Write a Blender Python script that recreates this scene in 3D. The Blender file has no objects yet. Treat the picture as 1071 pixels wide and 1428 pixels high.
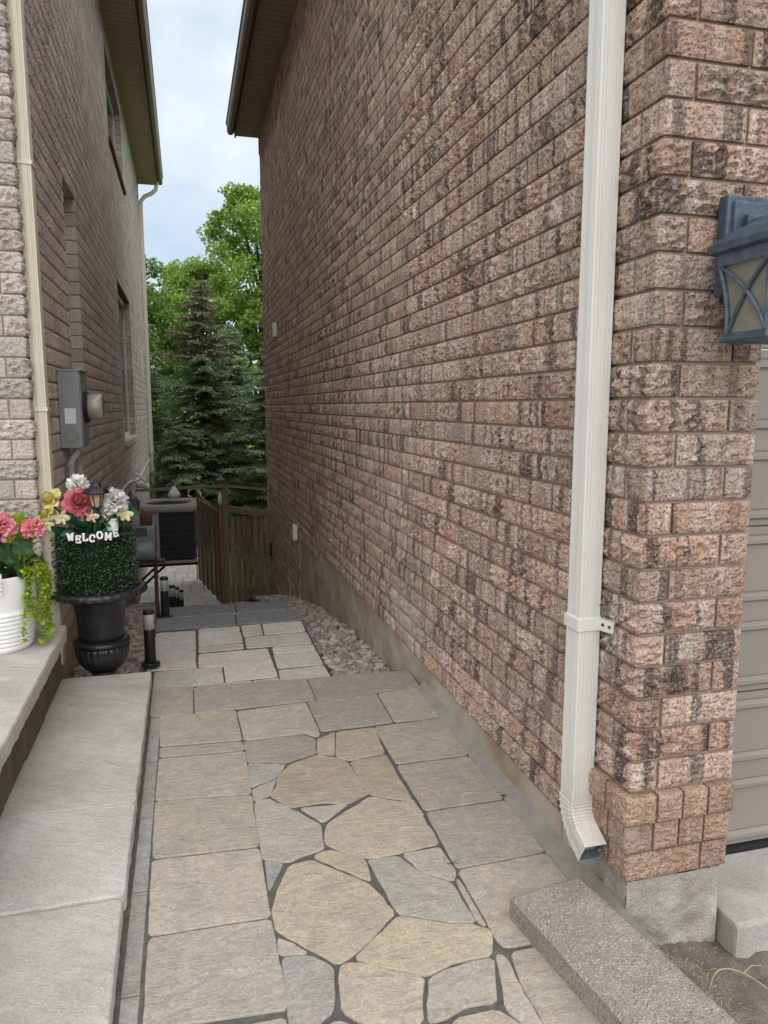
import bpy, bmesh, math, random
import numpy as np
from mathutils import Vector, Matrix, noise
R = math.radians
PI = math.pi
random.seed(7)
rng = np.random.default_rng(11)
scene = bpy.context.scene
COL = scene.collection

# ------------------------------------------------------------------ camera
CAM_Z = 1.43
cam_data = bpy.data.cameras.new('camera')
cam_data.sensor_fit = 'VERTICAL'
cam_data.sensor_height = 36.0
cam_data.lens = 36.0 * 1029.95 / 1428.0
cam_data.clip_start = 0.02
cam_data.clip_end = 500
cam = bpy.data.objects.new('camera', cam_data)
COL.objects.link(cam)
cam.location = (0, 0, CAM_Z)
cam.rotation_euler = (R(90 - 8.166), 0, R(-14.970))
scene.camera = cam

# ------------------------------------------------------------------ sky, sun, exposure
SUN_EL, SUN_AZ = 58.0, 186.0        # azimuth clockwise from +Y (into the passage)
world = bpy.data.worlds.new('World')
scene.world = world
world.use_nodes = True
nt = world.node_tree
nt.nodes.clear()
def wn(t, **k):
    n = nt.nodes.new(t)
    for a, b in k.items(): setattr(n, a, b)
    return n
sky = wn('ShaderNodeTexSky', sky_type='NISHITA', sun_disc=False)
sky.sun_elevation = R(SUN_EL); sky.sun_rotation = R(SUN_AZ)
sky.air_density = 1.0; sky.dust_density = 2.5; sky.ozone_density = 1.2
tc = wn('ShaderNodeTexCoord')
mp = wn('ShaderNodeMapping'); mp.inputs['Scale'].default_value = (1.6, 1.6, 2.6); mp.inputs['Location'].default_value = (3.2, .4, 1.3)
n1 = wn('ShaderNodeTexNoise'); n1.inputs['Scale'].default_value = 1.7; n1.inputs['Detail'].default_value = 7; n1.inputs['Roughness'].default_value = .55
n2 = wn('ShaderNodeTexNoise'); n2.inputs['Scale'].default_value = 3.1; n2.inputs['Detail'].default_value = 6
ramp = wn('ShaderNodeValToRGB')
ramp.color_ramp.elements[0].position = .30; ramp.color_ramp.elements[0].color = (.35, .35, .35, 1)
ramp.color_ramp.elements[1].position = .62; ramp.color_ramp.elements[1].color = (.97, .97, .97, 1)
cl = wn('ShaderNodeValToRGB')
cl.color_ramp.elements[0].position = .35; cl.color_ramp.elements[0].color = (4.3, 4.95, 5.6, 1)
cl.color_ramp.elements[1].position = .68; cl.color_ramp.elements[1].color = (6.3, 6.7, 7.0, 1)
mx = wn('ShaderNodeMix', data_type='RGBA')
bg = wn('ShaderNodeBackground'); bg.inputs['Strength'].default_value = 0.076
wo = wn('ShaderNodeOutputWorld')
L = nt.links.new
L(tc.outputs['Generated'], mp.inputs['Vector']); L(mp.outputs[0], n1.inputs['Vector']); L(mp.outputs[0], n2.inputs['Vector'])
L(n1.outputs['Fac'], ramp.inputs[0]); L(n2.outputs['Fac'], cl.inputs[0])
L(ramp.outputs[0], mx.inputs['Factor']); L(sky.outputs[0], mx.inputs['A']); L(cl.outputs[0], mx.inputs['B'])
L(mx.outputs['Result'], bg.inputs['Color']); L(bg.outputs[0], wo.inputs['Surface'])

sun_data = bpy.data.lights.new('sun', 'SUN')
sun_data.energy = 1.5
sun_data.angle = R(110)
sun_data.color = (1.0, .965, .92)
sun = bpy.data.objects.new('sun', sun_data)
COL.objects.link(sun)
sd = Vector((math.sin(R(SUN_AZ)) * math.cos(R(SUN_EL)), math.cos(R(SUN_AZ)) * math.cos(R(SUN_EL)), math.sin(R(SUN_EL))))
sun.rotation_euler = (-sd).to_track_quat('-Z', 'Y').to_euler()
sun.location = sd * 30

vs = scene.view_settings
vs.view_transform = 'Standard'; vs.look = 'None'; vs.gamma = 1.0; vs.use_curve_mapping = False
vs.exposure = 1.2
scene.render.engine = 'CYCLES'
scene.cycles.use_denoising = True
scene.cycles.max_bounces = 8
scene.cycles.diffuse_bounces = 5
scene.cycles.transparent_max_bounces = 8

# ------------------------------------------------------------------ materials
MAT = {}
class NB:
    """small node-tree writer"""
    def __init__(s, name, rough=.8, spec=.3):
        m = bpy.data.materials.new(name); m.use_nodes = True
        s.m = m; s.t = m.node_tree; s.b = s.t.nodes['Principled BSDF']
        s.b.inputs['Roughness'].default_value = rough
        s.b.inputs['Specular IOR Level'].default_value = spec
        MAT[name] = m
    def n(s, t, **k):
        n = s.t.nodes.new(t)
        for a, b in k.items(): setattr(n, a, b)
        return n
    def l(s, a, b): s.t.links.new(a, b)
    def setv(s, sock, v):
        if isinstance(v, bpy.types.NodeSocket): s.l(v, sock)
        elif isinstance(v, (tuple, list)) and sock.type == 'RGBA' and len(v) == 3: sock.default_value = (*v, 1)
        else: sock.default_value = v
    def pos(s): return s.n('ShaderNodeNewGeometry').outputs['Position']
    def obj(s): return s.n('ShaderNodeTexCoord').outputs['Object']
    def rnd(s):
        g = s.n('ShaderNodeNewGeometry'); o = s.n('ShaderNodeObjectInfo')
        return s.math('FRACT', s.math('ADD', g.outputs['Random Per Island'], s.math('MULTIPLY', o.outputs['Random'], 7.31)))
    def math(s, op, a, b=0.0, c=None, clamp=False):
        n = s.n('ShaderNodeMath', operation=op); n.use_clamp = clamp
        s.setv(n.inputs[0], a); s.setv(n.inputs[1], b)
        if c is not None: s.setv(n.inputs[2], c)
        return n.outputs[0]
    def vmath(s, op, a, b):
        n = s.n('ShaderNodeVectorMath', operation=op)
        s.setv(n.inputs[0], a); s.setv(n.inputs[1], b)
        return n.outputs[0]
    def noise(s, vec, scale, detail=4, rough=.5, dist=0, out='Fac'):
        n = s.n('ShaderNodeTexNoise'); s.setv(n.inputs['Vector'], vec)
        n.inputs['Scale'].default_value = scale; n.inputs['Detail'].default_value = detail
        n.inputs['Roughness'].default_value = rough; n.inputs['Distortion'].default_value = dist
        return n.outputs[out]
    def voro(s, vec, scale, feature='F1', out='Distance', rand=1):
        n = s.n('ShaderNodeTexVoronoi', feature=feature); s.setv(n.inputs['Vector'], vec); n.inputs['Scale'].default_value = scale
        n.inputs['Randomness'].default_value = rand
        return n.outputs[out]
    def ramp(s, f, stops, mode='LINEAR'):
        n = s.n('ShaderNodeValToRGB'); n.color_ramp.interpolation = mode
        e = n.color_ramp.elements
        while len(e) < len(stops): e.new(.5)
        for i, (p, c) in enumerate(stops):
            e[i].position = p
            e[i].color = (c, c, c, 1) if isinstance(c, (int, float)) else (*c, 1)
        s.setv(n.inputs[0], f)
        return n.outputs[0]
    def mix(s, f, a, b, mode='MIX'):
        n = s.n('ShaderNodeMix', data_type='RGBA', blend_type=mode)
        s.setv(n.inputs['Factor'], f); s.setv(n.inputs['A'], a); s.setv(n.inputs['B'], b)
        return n.outputs['Result']
    def scale(s, vec, sc): return s.vmath('MULTIPLY', vec, sc)
    def color(s, c): s.setv(s.b.inputs['Base Color'], c)
    def bump(s, h, strength=.5, dist=.01):
        n = s.n('ShaderNodeBump'); s.setv(n.inputs['Height'], h)
        n.inputs['Strength'].default_value = strength; n.inputs['Distance'].default_value = dist
        s.l(n.outputs[0], s.b.inputs['Normal'])

def simple(name, col, rough=.6, spec=.4, metal=0, var=.12, vscale=9, bump=0, bscale=120):
    s = NB(name, rough, spec); s.b.inputs['Metallic'].default_value = metal
    p = s.pos()
    f = s.noise(p, vscale, 5, .6)
    d = tuple(max(0, c * (1 - var)) for c in col); u = tuple(min(1, c * (1 + var)) for c in col)
    s.color(s.ramp(f, [(.3, d), (.7, u)]))
    if bump: s.bump(s.noise(p, bscale, 4, .6), bump, .004)
    return MAT[name]

def brick_mat(name, base, brown, dark, pale, darkamt=.5, paleamt=.4, salt=None, rel=.016):
    s = NB(name, .92, .12)
    r = s.rnd(); p = s.pos()
    off = s.n('ShaderNodeCombineXYZ')
    s.l(s.math('MULTIPLY', r, 37.7), off.inputs[0]); s.l(s.math('MULTIPLY', r, 61.3), off.inputs[1]); s.l(s.math('MULTIPLY', r, 23.9), off.inputs[2])
    q = s.vmath('ADD', p, off.outputs[0])
    def white(k):
        w = s.n('ShaderNodeTexWhiteNoise', noise_dimensions='1D'); s.l(s.math('MULTIPLY', r, k), w.inputs['W']); return w.outputs['Value']
    # clay tone, then coarse grit of fired brown
    c = s.mix(s.ramp(s.noise(q, 11, 3, .5), [(.38, 0), (.68, .6)]), base, brown)
    c = s.mix(s.ramp(s.noise(q, 85, 5, .7), [(.44, 0), (.62, .65)]), c, brown)
    # pale slurry streaks drawn down the face
    st = s.noise(s.scale(q, (34, 34, 2.2)), 1, 3, .55)
    pm = s.math('MULTIPLY', s.ramp(st, [(.50, 0), (.60, 1)]), s.ramp(s.noise(q, 95, 4, .65), [(.36, .1), (.55, 1)]))
    c = s.mix(s.math('MULTIPLY', s.math('MULTIPLY', pm, paleamt), s.ramp(white(17.3), [(0, .35), (1, 1)])), c, pale)
    # charcoal flashed bands, vertical
    bd = s.noise(s.scale(q, (19, 19, .8)), 1, 2, .5, .25)
    dm = s.math('MULTIPLY', s.ramp(bd, [(.53, 0), (.60, 1)]), s.ramp(s.noise(q, 120, 4, .65), [(.36, .35), (.54, 1)]))
    c = s.mix(s.math('MULTIPLY', s.math('MULTIPLY', dm, s.ramp(white(91.7), [(0.0, .35), (.4, .85), (1, 1)])), darkamt), c, dark)
    # pits and bright grains
    c = s.mix(s.ramp(s.noise(q, 150, 3, .6), [(.53, 0), (.63, .8)]), c, dark)
    c = s.mix(s.ramp(s.noise(s.vmath('ADD', q, (7.7, 3.1, 1.9)), 170, 3, .6), [(.58, 0), (.70, .45)]), c, pale)
    if salt:      # patch of salt bloom low on the wall
        dv = s.n('ShaderNodeVectorMath', operation='LENGTH'); s.l(s.scale(s.vmath('SUBTRACT', p, salt), (1, .75, 1.9)), dv.inputs[0])
        sm = s.ramp(s.math('ADD', dv.outputs['Value'], s.math('MULTIPLY', s.noise(p, 7, 5, .7), .5)), [(.30, .5), (.66, 0)])
        c = s.mix(sm, c, (.76, .68, .61))
    hs = s.n('ShaderNodeHueSaturation')
    s.l(c, hs.inputs['Color'])
    s.l(s.math('ADD', s.math('MULTIPLY', white(53.1), .30), .84), hs.inputs['Value'])
    s.l(s.math('ADD', s.math('MULTIPLY', white(29.9), .22), .86), hs.inputs['Saturation'])
    s.color(hs.outputs[0])
    h1 = s.noise(q, 62, 9, .78); h2 = s.voro(q, 120, 'F1')
    s.bump(s.math('ADD', h1, s.math('MULTIPLY', h2, .35)), 1.0, rel)

brick_mat('brick_rose', (.70, .50, .395), (.55, .325, .225), (.09, .068, .06), (.90, .78, .69), .92, .85, (1.135, 3.75, .30))
brick_mat('brick_rose_plain', (.62, .43, .315), (.51, .315, .215), (.22, .14, .105), (.84, .71, .60), .3, .55)
brick_mat('brick_grey', (.58, .505, .45), (.48, .405, .35), (.28, .235, .205), (.68, .62, .565), .35, .35, None, .007)

def concrete(name, col, col2, sc=5, bump=.35, pits=.5, rough=.9):
    s = NB(name, rough, .2); p = s.pos()
    c = s.mix(s.ramp(s.noise(p, sc, 6, .6, .5), [(.32, 0), (.68, 1)]), col, col2)
    c = s.mix(s.ramp(s.noise(p, 160, 3, .6), [(.5, 0), (.75, pits)]), c, tuple(x * .45 for x in col))
    c = s.mix(s.ramp(s.noise(p, 230, 2, .5), [(.58, 0), (.72, pits)]), c, tuple(min(1, x * 1.5) for x in col))
    s.color(c)
    s.bump(s.math('ADD', s.noise(p, 130, 5, .6), s.math('MULTIPLY', s.noise(p, 14, 3), 1.2)), bump, .006)
concrete('mortar', (.31, .225, .175), (.40, .30, .24), 8, .6, .4)
concrete('mortar_dark', (.26, .215, .19), (.33, .28, .25), 8, .6, .4)
concrete('joint_sand', (.085, .08, .073), (.15, .14, .128), 20, .8, .6)
concrete('joint_cement', (.24, .225, .20), (.31, .29, .255), 9, .6, .4)
concrete('foundation', (.30, .27, .23), (.52, .49, .45), 6.5, 1.0, .7)
concrete('foundation_stained', (.30, .225, .15), (.50, .45, .385), 3.4, .45, .35)
concrete('apron', (.34, .325, .295), (.50, .48, .45), 7, .6, .5)
def kerbmat():
    s = NB('kerb_aggregate', .92, .2); p = s.pos()
    c = s.mix(s.ramp(s.noise(p, 9, 6, .65), [(.35, 0), (.65, 1)]), (.25, .225, .19), (.36, .33, .29))
    v = s.voro(p, 260, 'F1', 'Color'); sp = s.n('ShaderNodeSeparateColor'); s.l(v, sp.inputs[0])
    c = s.mix(s.ramp(sp.outputs[0], [(0, .6), (.18, 0)], 'CONSTANT'), c, (.15, .135, .125))
    c = s.mix(s.ramp(sp.outputs[1], [(0, .6), (.13, 0)], 'CONSTANT'), c, (.52, .50, .46))
    c = s.mix(s.ramp(sp.outputs[2], [(0, .6), (.15, 0)], 'CONSTANT'), c, (.34, .26, .22))
    s.color(c); s.bump(s.math('ADD', s.voro(p, 260), s.noise(p, 60, 5, .7)), .7, .006)
kerbmat()
concrete('soil', (.115, .10, .082), (.235, .21, .178), 11, 1.0, .8)
concrete('driveway', (.20, .19, .175), (.27, .255, .235), 6, .8, .8)
concrete('coping_granite', (.17, .178, .19), (.29, .295, .31), 30, 1.0, .95, .7)
concrete('paver_grey', (.30, .29, .275), (.42, .405, .385), 5, .3, .4)
concrete('paver_low', (.34, .33, .32), (.46, .45, .435), 4, .3, .3)

def stone(name, streak=1):
    """tumbled paving stone; the tint comes from the object colour"""
    s = NB(name, .85, .25); p = s.pos(); o = s.n('ShaderNodeObjectInfo')
    off = s.n('ShaderNodeCombineXYZ')
    s.l(s.math('MULTIPLY', o.outputs['Random'], 9.0), off.inputs[0]); s.l(s.math('MULTIPLY', o.outputs['Random'], 5.0), off.inputs[1])
    q = s.vmath('ADD', p, off.outputs[0])
    base = o.outputs['Color']
    mul = lambda k: s.mix(1.0, base, k, 'MULTIPLY')
    c = s.mix(s.ramp(s.noise(q, 9, 8, .72, .9), [(.34, 0), (.64, 1)]), mul((1.22, 1.18, 1.12)), mul((.80, .815, .83)))
    c = s.mix(s.ramp(s.noise(q, 5.5, 7, .70, 1.6), [(.50, 0), (.68, .6)]), c, mul((1.24, 1.06, .84)))
    c = s.mix(s.ramp(s.noise(s.scale(q, (14, 34, 1)), 1, 6, .7, 1.6), [(.50, 0), (.66, .5)]), c, mul((.72, .71, .70)))
    c = s.mix(s.ramp(s.noise(q, 42, 5, .72), [(.46, 0), (.62, .55)]), c, mul((.70, .68, .66)))
    c = s.mix(s.ramp(s.noise(q, 130, 4, .7), [(.49, 0), (.64, .5)]), c, mul((.60, .59, .58)))
    c = s.mix(s.ramp(s.noise(s.vmath('ADD', q, (3.3, 1.7, .4)), 150, 3, .65), [(.55, 0), (.67, .6)]), c, mul((1.4, 1.4, 1.37)))
    s.color(c)
    cl_ = s.noise(s.scale(q, (7, 15, 1)), 1, 9, .66, 2.2)
    st_ = s.n('ShaderNodeMath', operation='SNAP'); s.l(cl_, st_.inputs[0]); st_.inputs[1].default_value = .07      # split layers
    h = s.math('ADD', s.math('ADD', s.math('MULTIPLY', cl_, 1.0), s.math('MULTIPLY', st_.outputs[0], .55)), s.math('MULTIPLY', s.noise(q, 120, 5, .68), .22))
    s.bump(h, .62, .015)
stone('flagstone')
def slabmat():
    s = NB('slab_pale', .8, .25); p = s.pos()
    rt = s.n('ShaderNodeVectorRotate', rotation_type='Z_AXIS'); s.l(p, rt.inputs['Vector']); rt.inputs['Angle'].default_value = .55
    q = rt.outputs[0]
    c = s.mix(s.ramp(s.noise(p, 3.2, 8, .68, .3), [(.36, 0), (.64, 1)]), (.41, .395, .365), (.56, .548, .52))
    c = s.mix(s.ramp(s.noise(s.scale(q, (5, 26, 1)), 1, 8, .7, .5), [(.52, 0), (.68, .5)]), c, (.34, .33, .31))
    c = s.mix(s.ramp(s.noise(p, 2.1, 6, .7, .8), [(.56, 0), (.70, .45)]), c, (.40, .365, .30))
    c = s.mix(s.ramp(s.noise(p, 14, 6, .7), [(.60, 0), (.72, .5)]), c, (.28, .262, .24))
    c = s.mix(s.ramp(s.noise(p, 120, 4, .7), [(.50, 0), (.66, .5)]), c, (.27, .26, .245))
    c = s.mix(s.ramp(s.noise(s.vmath('ADD', p, (1.3, 2.9, .7)), 150, 3, .6), [(.55, 0), (.68, .5)]), c, (.70, .69, .665))
    oi = s.n('ShaderNodeObjectInfo'); c = s.mix(s.math('MULTIPLY', oi.outputs['Random'], .8), c, s.mix(1.0, c, (.84, .81, .76), 'MULTIPLY'))
    s.color(c)
    cl_ = s.noise(s.scale(q, (4, 13, 1)), 1, 9, .66, .9)
    sn = s.n('ShaderNodeMath', operation='SNAP'); s.l(cl_, sn.inputs[0]); sn.inputs[1].default_value = .08
    s.bump(s.math('ADD', s.math('ADD', cl_, s.math('MULTIPLY', sn.outputs[0], .6)), s.math('MULTIPLY', s.noise(p, 110, 5, .7), .2)), .55, .014)
slabmat()
def riser():
    s = NB('riser_block', .9, .15); p = s.pos()
    s.color(s.ramp(s.noise(p, 9, 6, .65), [(.3, (.085, .07, .058)), (.7, (.15, .128, .105))]))
    s.bump(s.noise(p, 45, 6, .7), .8, .008)
riser()
def wood(name, a, b):
    s = NB(name, .85, .2); p = s.obj()
    r = s.rnd()
    off = s.n('ShaderNodeCombineXYZ'); s.l(s.math('MULTIPLY', r, 13), off.inputs[0]); s.l(s.math('MULTIPLY', r, 7), off.inputs[2])
    q = s.vmath('ADD', p, off.outputs[0])
    c = s.ramp(s.noise(s.scale(q, (30, 30, 2.2)), 1, 5, .6, .6), [(.3, a), (.7, b)])
    hs = s.n('ShaderNodeHueSaturation'); s.l(c, hs.inputs['Color']); s.l(s.math('ADD', s.math('MULTIPLY', r, .4), .8), hs.inputs['Value'])
    s.color(hs.outputs[0])
    s.bump(s.noise(s.scale(q, (60, 60, 4)), 1, 4, .6), .4, .006)
wood('fence_wood', (.12, .09, .064), (.23, .18, .132))
wood('fence_post_wood', (.15, .08, .045), (.25, .14, .08))
wood('bark', (.055, .045, .036), (.12, .10, .08))
def leafmat(name, a, b, trans=.35, rough=.55, tt=(1.15, 1.22, .72)):
    s = NB(name, rough, .35)
    r = s.rnd()
    c = s.ramp(r, [(0, a), (1, b)])
    s.color(c)
    tr = s.n('ShaderNodeBsdfTranslucent'); s.l(s.mix(1.0, c, tt, 'MULTIPLY'), tr.inputs['Color'])
    ms = s.n('ShaderNodeMixShader'); ms.inputs[0].default_value = trans
    out = s.t.nodes['Material Output']
    s.l(s.b.outputs[0], ms.inputs[1]); s.l(tr.outputs[0], ms.inputs[2]); s.l(ms.outputs[0], out.inputs['Surface'])
leafmat('leaf_maple', (.15, .25, .055), (.34, .45, .11), .42)
leafmat('leaf_maple_deep', (.10, .19, .05), (.24, .35, .10), .4)
leafmat('needle_spruce', (.12, .17, .10), (.29, .36, .215), .2, .7)
leafmat('needle_dry', (.15, .155, .095), (.28, .26, .165), .15, .8)
leafmat('leaf_boxwood', (.015, .036, .02), (.10, .15, .085), .1, .4)
leafmat('leaf_geranium', (.018, .055, .018), (.04, .10, .03), .15)
leafmat('leaf_lime', (.20, .36, .03), (.42, .52, .05), .35)
leafmat('leaf_jenny', (.22, .34, .03), (.40, .50, .05), .35)
leafmat('leaf_silk', (.015, .10, .045), (.05, .19, .08), .1, .45)
leafmat('petal_pink', (.80, .24, .30), (.92, .46, .50), .3, tt=(1, 1, 1))
leafmat('petal_rose', (.46, .085, .11), (.66, .20, .23), .2, tt=(1, 1, 1))
leafmat('petal_white', (.78, .78, .74), (.90, .89, .86), .25, tt=(1, 1, 1))
leafmat('petal_yellow', (.72, .60, .14), (.88, .80, .42), .25, tt=(1, 1, 1))
leafmat('petal_cream', (.80, .72, .42), (.88, .84, .62), .25, tt=(1, 1, 1))
leafmat('petal_peach', (.84, .50, .36), (.90, .72, .62), .25, tt=(1, 1, 1))
leafmat('grass_blade', (.06, .16, .02), (.14, .28, .04), .3)
def gravelmat():
    s = NB('gravel', .8, .3); r = s.rnd(); p = s.pos()
    c = s.ramp(r, [(0, (.25, .20, .175)), (.25, (.44, .37, .32)), (.45, (.29, .28, .28)), (.65, (.52, .45, .40)), (.85, (.36, .29, .25)), (1, (.62, .59, .55))], 'CONSTANT')
    c = s.mix(s.ramp(s.noise(p, 60, 4, .6), [(.4, 0), (.7, .5)]), c, (.13, .115, .10))
    s.color(c); s.bump(s.noise(p, 120, 3, .6), .4, .004)
gravelmat()
def downspout_mat(name, col, dirt, amt):
    s = NB(name, .38, .5); p = s.pos()
    f = s.noise(s.scale(p, (22, 22, 2.5)), 1, 5, .65)
    c = s.mix(s.ramp(f, [(.5, 0), (.78, amt)]), col, dirt)
    z = s.n('ShaderNodeSeparateXYZ'); s.l(p, z.inputs[0])
    # splash dirt where the spout drips, with its own ragged outline
    d = s.math('MULTIPLY', s.ramp(s.math('ADD', z.outputs[2], s.math('MULTIPLY', s.noise(p, 30, 4, .7), .35)), [(.30, 1), (.62, 0)]), .45)
    c = s.mix(d, c, dirt)
    s.color(c)
downspout_mat('downspout_white', (.70, .68, .645), (.36, .31, .26), .2)
downspout_mat('downspout_cream', (.66, .61, .48), (.42, .37, .27), .3)
simple('aluminium_brown', (.19, .145, .11), .5, .4, 0, .1)
simple('soffit_brown', (.29, .225, .165), .6, .3, 0, .08)
simple('aluminium_beige', (.29, .225, .17), .5, .4, 0, .1)
simple('soffit_beige', (.44, .325, .24), .6, .3, 0, .08)
simple('shingle', (.07, .06, .055), .95, .1, 0, .3, 30, .6, 80)
simple('lintel_red', (.12, .045, .04), .7, .3)
simple('frame_white', (.62, .62, .60), .45, .4)
simple('pane_dark', (.035, .04, .045), .06, .6)
simple('garage_taupe', (.258, .23, .203), .5, .4, 0, .04, 3, .05, 300)
simple('rubber_black', (.015, .015, .015), .6, .3)
simple('lamp_steel', (.07, .096, .125), .5, .5, .45, .35, 28, .25, 160)
simple('lamp_trim', (.105, .138, .175), .5, .5, .45, .35, 40, .2, 160)
simple('lamp_glass', (.20, .185, .15), .28, .5, 0, .15, 25, .3, 190)
simple('meter_grey', (.27, .285, .29), .45, .45, .2, .06)
simple('gas_grey', (.15, .175, .185), .5, .4, .2, .2, 20)
simple('gas_dark', (.05, .052, .058), .5, .4, .2, .2, 20)
simple('rust_pipe', (.12, .06, .04), .8, .3, .2, .35, 40)
simple('conduit', (.36, .37, .38), .5, .4)
simple('label_white', (.72, .74, .74), .5, .3, 0, .03)
simple('brass_ring', (.36, .32, .24), .4, .5, .4)
simple('ac_beige', (.33, .31, .275), .55, .35, 0, .06)
simple('ac_dark', (.022, .023, .025), .5, .3)
simple('ac_bar', (.05, .05, .052), .45, .4)
simple('black_plastic', (.012, .012, .013), .42, .45, 0, .3, 20)
simple('black_iron', (.017, .018, .021), .38, .5, 0, .5, 14, .35, 60)
simple('bollard_white', (.52, .53, .54), .35, .4, 0, .05)
simple('glazed_white', (.84, .83, .81), .22, .55, 0, .03)
simple('letter_white', (.84, .84, .82), .5, .3, 0, .03)
simple('sign_black', (.012, .012, .013), .5, .3)
simple('lantern_lens', (.42, .34, .20), .3, .4, 0, .25, 30)
simple('tin_white', (.72, .72, .70), .4, .4, 0, .06)
simple('shade_white', (.66, .69, .70), .2, .5, 0, .06)
simple('cord_white', (.62, .60, .56), .6, .3)
simple('hedge_core', (.012, .022, .012), .9, .1)
simple('rail_wood', (.20, .165, .12), .8, .2, 0, .25, 30)
simple('pipe_cream', (.55, .53, .48), .5, .4)
simple('box_white', (.66, .65, .63), .5, .3)
simple('twig', (.40, .32, .20), .8, .2, 0, .2, 40)
simple('weed_leaf', (.05, .075, .025), .5, .3, 0, .2, 40)
simple('potting_soil', (.035, .026, .02), .95, .1, 0, .3, 60, .8, 90)
def lawnmat():
    s = NB('lawn', .95, .1); p = s.pos()
    s.color(s.ramp(s.noise(p, 7, 6, .7), [(.3, (.055, .13, .018)), (.7, (.12, .24, .035))]))
    s.bump(s.noise(p, 60, 5, .7), 1, .03)
lawnmat()
def cardmat():
    s = NB('plant_tag', .4, .4); p = s.pos()
    v = s.voro(p, 150, 'F1', 'Color')
    sp = s.n('ShaderNodeSeparateColor'); s.l(v, sp.inputs[0])
    s.color(s.ramp(sp.outputs[0], [(0, (.72, .80, .82)), (.35, (.45, .68, .74)), (.55, (.82, .82, .80)), (.7, (.80, .35, .42)), (.85, (.30, .48, .36)), (1, (.86, .76, .78))], 'CONSTANT'))
cardmat()

# ------------------------------------------------------------------ mesh helpers
def wloc(o):
    v = Vector((0, 0, 0))
    while o is not None:
        v += o.location; o = o.parent
    return v
def tag(o, label=None, cat=None, group=None, kind=None):
    if label: o['label'] = label
    if cat: o['category'] = cat
    if group: o['group'] = group
    if kind: o['kind'] = kind
    return o
def thing(name, loc, label, cat, group=None):
    o = bpy.data.objects.new(name, None); COL.objects.link(o); o.location = loc
    o.empty_display_size = .1
    return tag(o, label, cat, group)
def np_mesh(name, V, F, smooth=False):
    """V (n,3), F (m,k) arrays"""
    V = np.asarray(V, dtype=np.float32); F = np.asarray(F, dtype=np.int32)
    me = bpy.data.meshes.new(name)
    me.vertices.add(len(V)); me.vertices.foreach_set('co', V.ravel())
    k = F.shape[1]
    me.loops.add(F.size); me.loops.foreach_set('vertex_index', F.ravel())
    me.polygons.add(len(F)); me.polygons.foreach_set('loop_start', np.arange(len(F), dtype=np.int32) * k)
    me.polygons.foreach_set('loop_total', np.full(len(F), k, dtype=np.int32))
    if smooth: me.polygons.foreach_set('use_smooth', np.ones(len(F), dtype=bool))
    me.update(calc_edges=True); me.validate()
    return me
def link(name, me, mat, parent=None, loc=None):
    o = bpy.data.objects.new(name, me); COL.objects.link(o)
    if mat is not None and len(me.materials) == 0: me.materials.append(MAT[mat] if isinstance(mat, str) else mat)
    if parent is not None: o.parent = parent
    if loc is not None: o.location = loc
    return o
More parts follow.
